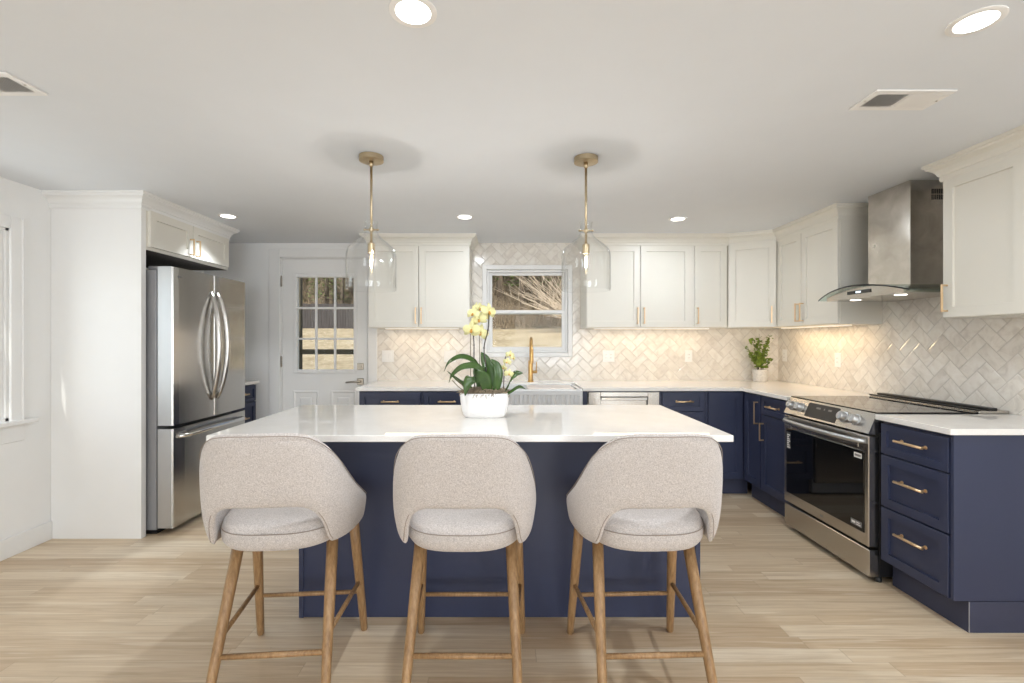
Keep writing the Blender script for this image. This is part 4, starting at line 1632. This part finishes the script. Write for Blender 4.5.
tag(mb.build('moss', M['moss'], oc), kind='stuff')


def PX(px, py, y=0.0):
    """photo pixel -> planter space (scale at the planter's distance)"""
    sc = 470.0 / (2.425 + y)
    return Vector(((px - 505.5) / sc + .108, y, EYE - (py - 341) / sc - CZ1))


def blade(parent, pts, width, mat, name='leaf', fold=.25, flat=None, w0=.35):
    P = cr(pts, 6)
    mb = MB()
    n = len(P)
    rings = []
    for i, p in enumerate(P):
        u = i / (n - 1)
        d = (P[min(i + 1, n - 1)] - P[max(i - 1, 0)]).normalized()
        side = flat if flat is not None else d.cross(Vector((0, 0, 1)))
        side = Vector(side)
        side = (side - d * side.dot(d))
        if side.length < 1e-4:
            side = Vector((1, 0, 0))
        side.normalize()
        up = side.cross(d).normalized()
        w = width * .5 * (w0 * (1 - u) ** 2 + math.sin(PI * min(1, u * .93 + .07)) ** .75 * (1 - .0 * u))
        if i == n - 1:
            w = width * .02
        ring = []
        for k in range(-2, 3):
            a = k / 2
            ring.append(p + side * w * a + up * (abs(a) ** 1.5) * w * fold)
        for k in range(2, -3, -1):
            a = k / 2
            ring.append(p + side * w * a + up * ((abs(a) ** 1.5) * w * fold + .0012))
        rings.append(ring)
    mb.rings(rings, True)
    return mb.build(name, mat, parent)


blade(oc, [PX(483, 394, 0), PX(477, 366, -.01), PX(463, 357, -.02), PX(450, 362, -.03), PX(444, 372, -.035)], .034, M['leaf'], flat=(0, .75, .65))
blade(oc, [PX(488, 394, -.01), PX(480, 369, -.04), PX(464, 367, -.055), PX(453, 375, -.06), PX(449, 383, -.06)], .038, M['leaf'], flat=(0, .7, .7))
blade(oc, [PX(488, 396, -.02), PX(484, 379, -.06), PX(474, 376, -.085), PX(468, 383, -.10), PX(465, 396, -.10)], .062, M['leaf'], flat=(1, .2, .5))
blade(oc, [PX(490, 396, 0), PX(490, 375, .01), PX(485, 360, .02), PX(481, 352, .02)], .056, M['leaf'], flat=(1, .3, 0))
blade(oc, [PX(494, 396, -.02), PX(498, 378, -.03), PX(497, 366, -.03), PX(491, 359, -.03)], .042, M['leaf'], flat=(1, .3, 0))
blade(oc, [PX(486, 396, .01), PX(480, 380, .0), PX(478, 368, .0), PX(488, 366, -.01)], .05, M['leaf'], flat=(1, .3, .2))
blade(oc, [PX(502, 396, -.01), PX(507, 386, -.01), PX(514, 374, -.01), PX(523, 373, -.02)], .042, M['leaf'], flat=(.5, .3, 1))
blade(oc, [PX(502, 396, -.02), PX(510, 391, -.02), PX(519, 386, -.02), PX(526, 389, -.02)], .030, M['leaf'], flat=(.2, 1, .6))
blade(oc, [PX(484, 396, 0), PX(470, 388, .01), PX(458, 380, .02), PX(447, 371, .02)], .020, M['leaf'], 'leaf', flat=(.3, .3, 1))
for pts in ([PX(470, 396, -.02), PX(462, 385, -.03), PX(455, 377, -.03)], [PX(474, 397, -.03), PX(460, 388, -.05), PX(452, 380, -.05)]):
    MB().tube(cr(pts, 4), .0022, 6).build('air_root', M['stem'], oc)
# flower stems and stakes
MB().tube(cr([PX(483, 394, 0), PX(486, 370, 0), PX(484, 348, 0), PX(488, 330, 0), PX(489, 314, 0)], 5), .0030, 8).build('flower_stem', M['stem_dark'], oc)
MB().tube(cr([PX(475, 394, 0), PX(474, 365, 0), PX(474, 345, -.01), PX(473, 330, -.01)], 5), .0030, 8).build('flower_stem', M['stem_dark'], oc)
MB().tube(cr([PX(503, 396, 0), PX(504, 378, 0), PX(505, 360, 0), PX(507, 353, 0)], 5), .0026, 8).build('flower_stem', M['stem_dark'], oc)
for px in (470.5, 479.5):
    MB().tube([PX(px, 395, .015), PX(px, 334, .015)], .0020, 6).build('support_stake', M['stem'], oc)
for (px, py) in ((486.0, 370), (484.0, 348), (488.0, 330), (474.0, 345)):
    q = PX(px, py, -.002)
    MB().lathe([(0, -.006), (.006, 0), (0, .006)], 0, 0, 8, cap0=False, cap1=False, M4=Matrix.Translation(q)).build('stem_clip', M['stem_dark'], oc)


def flower(c, r, yaw, pitch, roll, full=True):
    o = bpy.data.objects.new('flower', None)
    T = Matrix.Translation(c) @ Matrix.Rotation(yaw, 4, 'Z') @ Matrix.Rotation(pitch, 4, 'X') @ Matrix.Rotation(roll, 4, 'Y')
    mb = MB()
    petals = ((90, .62, .95), (205, .55, .95), (335, .55, .95), (12, 1.05, 1.0), (168, 1.05, 1.0))
    for (deg, wd, ln) in petals:
        a = R(deg)
        ax = Vector((math.cos(a), 0, math.sin(a)))
        sd = Vector((-math.sin(a), 0, math.cos(a)))
        rings = []
        for k in range(7):
            u = k / 6
            w = r * .42 * wd * math.sin(PI * (u * .86 + .10)) ** .7 if k < 6 else r * .05
            c0 = ax * r * ln * u
            y = -.10 * r * math.sin(PI * u) + .12 * r * u * u
            if wd > 1:
                y -= .05 * r
            ring = [T @ (c0 + sd * w * q + Vector((0, y + .08 * r * q * q, 0))) for q in (-1, -.5, 0, .5, 1)]
            ring += [T @ (c0 + sd * w * q + Vector((0, y + .08 * r * q * q + .0010, 0))) for q in (1, .5, 0, -.5, -1)]
            rings.append(ring)
        mb.rings(rings, True)
    f = mb.build('flower', M['petal'], oc)
    bpy.data.objects.remove(o)
    mb = MB()
    mb.lathe([(0, -.3 * r), (.10 * r, -.22 * r), (.13 * r, -.08 * r), (.07 * r, .02 * r)], 0, 0, 10, cap0=False, M4=T @ Matrix.Rotation(R(-70), 4, 'X') @ Matrix.Translation((0, 0, .03 * r)))
    mb.lathe([(0, -.16 * r), (.14 * r, -.05 * r), (.16 * r, .05 * r), (0, .12 * r)], 0, 0, 10, cap0=False, cap1=False, M4=T @ Matrix.Translation((0, -.12 * r, -.16 * r)))
    mb.build('lip', M['petal_core'], f)


for (px, py, y, r, yaw, pitch, roll) in ((471.5, 330, -.03, .052, -.3, .05, 0), (480, 333, -.01, .050, .35, .0, .3), (473, 314, -.03, .042, -.5, -.2, .2),
                                         (480, 309, .0, .040, .2, -.3, 0), (479, 320, -.03, .044, -.2, .2, -.2), (489, 312, -.02, .050, .7, .0, .1),
                                         (484, 316, .02, .040, .5, .3, 0), (475, 308, .01, .034, -.9, -.2, 0)):
    flower(PX(px, py, y), r, yaw, pitch, roll)
for (px, py, y, r, yaw) in ((510, 355, -.01, .026, .4), (507, 362, -.02, .024, -.3), (503.5, 368, -.01, .022, -.7), (509, 374, -.02, .028, .3), (513, 358, .0, .022, .9)):
    flower(PX(px, py, y), r, yaw, .1, .2)

# ------------------------------------------------------------------ small shrub in the corner
pl = thing('potted_shrub', 'small green leafy plant in a stone pot in the counter corner', 'plant', (2.462, 4.545, CZ1))
mb = MB()
mb.lathe([(.056, 0), (.060, .003), (.066, .04), (.069, .085), (.069, .112), (.066, .116), (.060, .116), (.058, .098), (.0, .096)], n=36, cap1=False)
mb.build('pot', M['stone_pot'], pl, 40)
rnd = random.Random(11)
stems = MB()
fol = MB()
for k in range(13):
    a = rnd.uniform(0, 2 * PI)
    tipr = rnd.uniform(.02, .115)
    tz = rnd.uniform(.22, .44)
    if k == 0:
        a, tipr, tz = PI, .14, .33
    if k == 1:
        a, tipr, tz = .2, .11, .45
    if k == 2:
        a, tipr, tz = PI, .01, .46
    tip = Vector((tipr * math.cos(a), tipr * math.sin(a) * .7, tz))
    pts = cr([(0.02 * math.cos(a), .02 * math.sin(a), .095), tip * .5 + Vector((0, 0, .07)), tip], 6)
    stems.tube(pts, [.0022 - .0012 * i / len(pts) for i in range(len(pts))], 5)
    for q in range(34):
        u = rnd.uniform(.25, 1.0)
        p = pts[min(len(pts) - 1, int(u * (len(pts) - 1)))] + Vector((rnd.uniform(-.018, .018), rnd.uniform(-.018, .018), rnd.uniform(-.012, .012)))
        d = Vector((rnd.uniform(-1, 1), rnd.uniform(-1, 1), rnd.uniform(-.3, .8))).normalized()
        sd = d.cross(Vector((rnd.uniform(-1, 1), rnd.uniform(-1, 1), rnd.uniform(-1, 1)))).normalized()
        L_ = rnd.uniform(.018, .036)
        W_ = L_ * .42
        nn = d.cross(sd) * .0015
        o1 = [p, p + d * L_ * .3 + sd * W_, p + d * L_ * .7 + sd * W_ * .9, p + d * L_, p + d * L_ * .7 - sd * W_ * .9, p + d * L_ * .3 - sd * W_]
        fol.rings([o1, [x + nn for x in o1]], True)
stems.build('stems', M['bark_twig'], pl)
tag(fol.build('foliage', M['leaf_small'], pl), kind='stuff')
MB().lathe([(.0, .101), (.04, .100), (.0575, .097)], n=20, cap0=False, cap1=False).build('soil', M['moss'], pl)

# ------------------------------------------------------------------ outdoors
def hz(x, y):
    """height of the yard"""
    if y < 6:
        return -.30
    g = -.30 + 1.42 * min(1.0, (y - 6) / 19.0) ** 1.15
    g += .82 * max(0.0, min(1.0, (y - 18) / 9.0))
    if y > 27:
        g += (y - 27) * .42
    return g + .06 * math.sin(x * .35 + y * .2)


def terrain(name, x0, x1, y0, y1, nx, ny, m, label, dz=0.0):
    mb = MB()
    rings = []
    for j in range(ny + 1):
        y = y0 + (y1 - y0) * j / ny
        rings.append([Vector((x0 + (x1 - x0) * i / nx, y, hz(x0 + (x1 - x0) * i / nx, y) + dz)) for i in range(nx + 1)])
    mb.rings(rings, True, False)
    return struct(name, mb, m, label)


terrain('ground_lawn', -34, 26, YB + .14, 27.2, 40, 60, M['lawn'], 'sunlit straw coloured lawn rising behind the house')
terrain('ground_woods', -60, 50, 27.0, 70, 50, 30, M['woods'], 'leaf covered wooded slope behind the lawn')
struct('ground_side_yard', MB().box(-30, XL - .2, -30, YB + .14, -.42, -.30), M['lawn'], 'lawn beside the house')
struct('ground_rear_yard', MB().box(XL - .2, 30, -30, YR - .2, -.42, -.30), M['lawn'], 'lawn behind the dining end')


def branch(mb, p, d, L, r, lvl, rnd, nseg=4, spread=.9, droop=0.0):
    pts = [p]
    q = p.copy()
    dd = d.copy()
    for i in range(nseg):
        dd = (dd + Vector((rnd.uniform(-.18, .18), rnd.uniform(-.18, .18), rnd.uniform(-.08, .14) - droop))).normalized()
        q = q + dd * (L / nseg)
        pts.append(q.copy())
    mb.tube(pts, [max(.006, r * (1 - .65 * i / nseg)) for i in range(nseg + 1)], 6 if lvl == 0 else 4 if lvl == 1 else 3, cap=False)
    if lvl >= 3:
        return
    nb = (9, 5, 4)[lvl]
    for k in range(nb):
        u = rnd.uniform(.25 if lvl == 0 else .2, 1.0)
        i = min(nseg - 1, int(u * nseg))
        bp = pts[i].lerp(pts[i + 1], u * nseg - i)
        a = rnd.uniform(0, 2 * PI)
        side = Vector((math.cos(a), math.sin(a), rnd.uniform(.1, .8)))
        nd = (dd * .5 + side * spread).normalized()
        branch(mb, bp, nd, L * rnd.uniform(.35, .6), r * .4, lvl + 1, rnd, 3, spread, droop)


def bare_tree(seed, h):
    rnd = random.Random(seed)
    t = thing('bare_tree', '', 'tree', (0, 0, 0), 0, 'bare trees on the wooded slope')
    mb = MB()
    mb.tube([(0, 0, -.3), (rnd.uniform(-.1, .1), 0, h * .3), (rnd.uniform(-.2, .2), 0, h * .65), (rnd.uniform(-.3, .3), 0, h)], [.17, .14, .09, .03], 8)
    mb.build('trunk', M['bark'], t)
    mb = MB()
    for k in range(11):
        z = h * rnd.uniform(.12, .95)
        a = rnd.uniform(0, 2 * PI)
        branch(mb, Vector((0, 0, z)), Vector((math.cos(a), math.sin(a), rnd.uniform(.1, .9))).normalized(), h * .30, .045, 1, rnd, 4)
    mb.build('branches', M['bark'], t)
    return t


def pine_tree(seed, h):
    rnd = random.Random(seed)
    t = thing('pine_tree', '', 'tree', (0, 0, 0), 0, 'green pines behind the lawn')
    MB().tube([(0, 0, -.3), (0, 0, h * .5), (0, 0, h)], [.16, .11, .02], 8).build('trunk', M['bark'], t)
    mb = MB()
    for k in range(1500):
        u = rnd.random() ** 1.1
        z = h * (.22 + .78 * u)
        rr_ = (1 - u) * h * .20 + .15
        a = rnd.uniform(0, 2 * PI)
        q = rr_ * rnd.random() ** .6
        p = Vector((q * math.cos(a), q * math.sin(a), z - q * .2 + .12 * math.sin(a * 5)))
        L_ = rnd.uniform(.12, .30)
        d = Vector((math.cos(a), math.sin(a), rnd.uniform(-.4, .5))).normalized()
        s_ = Vector((-math.sin(a), math.cos(a), rnd.uniform(-.5, .5))).normalized() * .05
        mb._take([p, p + d * L_ * .5 + s_, p + d * L_, p + d * L_ * .5 - s_], [[0, 1, 2, 3]])
    mb.build('foliage', M['pine'], t)
    return t


tv = [bare_tree(21, 9.0), bare_tree(22, 8.0), bare_tree(23, 10.0)]
rnd = random.Random(5)
spots = []
for k in range(28):
    # spread over the two stretches of slope the door and the window look onto
    y = 28.2 + 13 * (k / 28.0) + rnd.uniform(-.4, .4)
    cone = k % 4
    if cone in (0, 1):
        x = y * rnd.uniform(-.46, -.31)
    else:
        x = y * rnd.uniform(-.06, .15)
    spots.append((x, y))
where_door = 'bare grey tree on the slope seen through the back door'
where_win = 'bare grey tree on the slope seen through the sink window'
for k, (x, y) in enumerate(spots):
    o = tv[k] if k < 3 else copy_tree(tv[k % 3])
    o.location = (x, y, hz(x, y))
    o.rotation_euler = (0, 0, rnd.uniform(0, 6.28))
    s_ = rnd.uniform(.8, 1.15)
    o.scale = (s_, s_, s_)
    q = x / y
    o['label'] = where_door if q < -.28 else where_win
    o['group'] = 'bare trees seen through the back door' if q < -.28 else 'bare trees seen through the sink window'
pt = [pine_tree(31, 6.5)]
for k, (x, y, s_, lab, g) in enumerate(((-10.8, 28.4, .95, 'green pine beside the bare trees, seen through the middle panes of the back door', None),
                                        (-16.5, 36.0, 1.2, 'taller green pine farther up the slope beyond the back door', None),
                                        (1.9, 30.0, 1.35, 'green pine crown showing in the top of the sink window', None),
                                        (-.4, 31.0, 1.3, 'distant green pine behind the left half of the sink window', None))):
    o = pt[0] if k == 0 else copy_tree(pt[0])
    o.location = (x, y, hz(x, y))
    o.rotation_euler = (0, 0, k * 1.3)
    o.scale = (s_, s_, s_)
    o['label'] = lab

# pale fallen crown seen in the window
rnd = random.Random(41)
mb = MB()
for k in range(42):
    o_ = Vector((3.9 + rnd.uniform(-.2, .3), 24.6 + rnd.uniform(-.6, .6), 2.1 + rnd.uniform(0, .5)))
    d_ = Vector((rnd.uniform(-1.0, .25), rnd.uniform(-.3, .3), rnd.uniform(.12, .62))).normalized()
    branch(mb, o_, d_, rnd.uniform(2.2, 4.0), .030, 2, rnd, 4, .55)
tag(mb.build('bare_shrub', M['pale_branch']), 'large pale leafless shrub fanning out at the lawn edge through the sink window', 'shrub')
mb = MB()
for k in range(26):
    a = rnd.uniform(0, PI)
    branch(mb, Vector((-.35 + rnd.uniform(-.6, .6), 17.5, hz(0, 17.5))), Vector((math.cos(a), .2, .15 + .2 * math.sin(a))).normalized(), rnd.uniform(.3, .7), .016, 2, rnd, 3, .5)
tag(mb.build('fallen_branch', M['bark']), 'dark fallen branch lying on the lawn seen low in the sink window', 'branch')

# undergrowth at the lawn edge and on the slope
mb = MB()
for k in range(5200):
    y = 27.3 + 12 * rnd.random() ** 1.6
    x = y * rnd.uniform(-.48, .22)
    z = hz(x, y)
    h_ = rnd.uniform(.3, 1.5) * (1 if y < 30 else 1.5)
    a, b = rnd.uniform(-.5, .5), rnd.uniform(-.4, .4)
    w_ = rnd.uniform(.008, .022)
    p = Vector((x, y, z - .05))
    mid_ = p + Vector((a * h_ * .5, b * h_ * .5, h_ * .6))
    e = p + Vector((a * h_ * 1.2, b * h_, h_))
    mb.tube([p, mid_, e], [w_, w_ * .7, .004], 3, cap=False)
    for q in range(2):
        e2 = mid_ + Vector((rnd.uniform(-.4, .4), rnd.uniform(-.3, .3), rnd.uniform(.05, .4))) * h_ * .7
        mb.tube([mid_, e2], [w_ * .6, .004], 3, cap=False)
tag(mb.build('undergrowth', M['brush']), 'brown leafless undergrowth along the far edge of the lawn', 'brush', kind='stuff')

# board fence beyond the lawn (seen through the door)
fn = thing('board_fence', 'grey weathered board fence beyond the lawn, seen through the back door', 'fence', (-14.6, 27.0, 0))
mb = MB()
for k in range(66):
    x = k * .155
    z = hz(-14.6 + x, 27.0)
    mb.box(x, x + .14, 0, .025, z - .05, z + 1.45 + .02 * math.sin(k * 1.7))
mb.build('boards', M['fence'], fn)
mb = MB()
for zz in (.35, 1.15):
    mb.box(0, 10.2, .026, .07, 2.0 + zz, 2.09 + zz)
mb.build('rails', M['fence'], fn)

# back porch post and rail
pr_ = thing('porch_railing', 'dark stained porch post with one rail outside the back door', 'railing', (-2.635, 6.0, 0))
MB().box(-.032, .032, -.032, .032, -.30, 2.45, .004).build('post', M['dark_wood'], pr_)
MB().box(.032, 1.9, -.02, .02, 1.135, 1.20, .004).build('rail', M['dark_wood'], pr_)
MB().box(1.9, 1.98, -.045, .045, -.30, 1.24, .004).build('post', M['dark_wood'], pr_)
struct('porch_slab', MB().box(-2.9, -.6, YB + .142, 6.2, -.36, -.28), M['exterior'], 'concrete porch slab outside the back door')
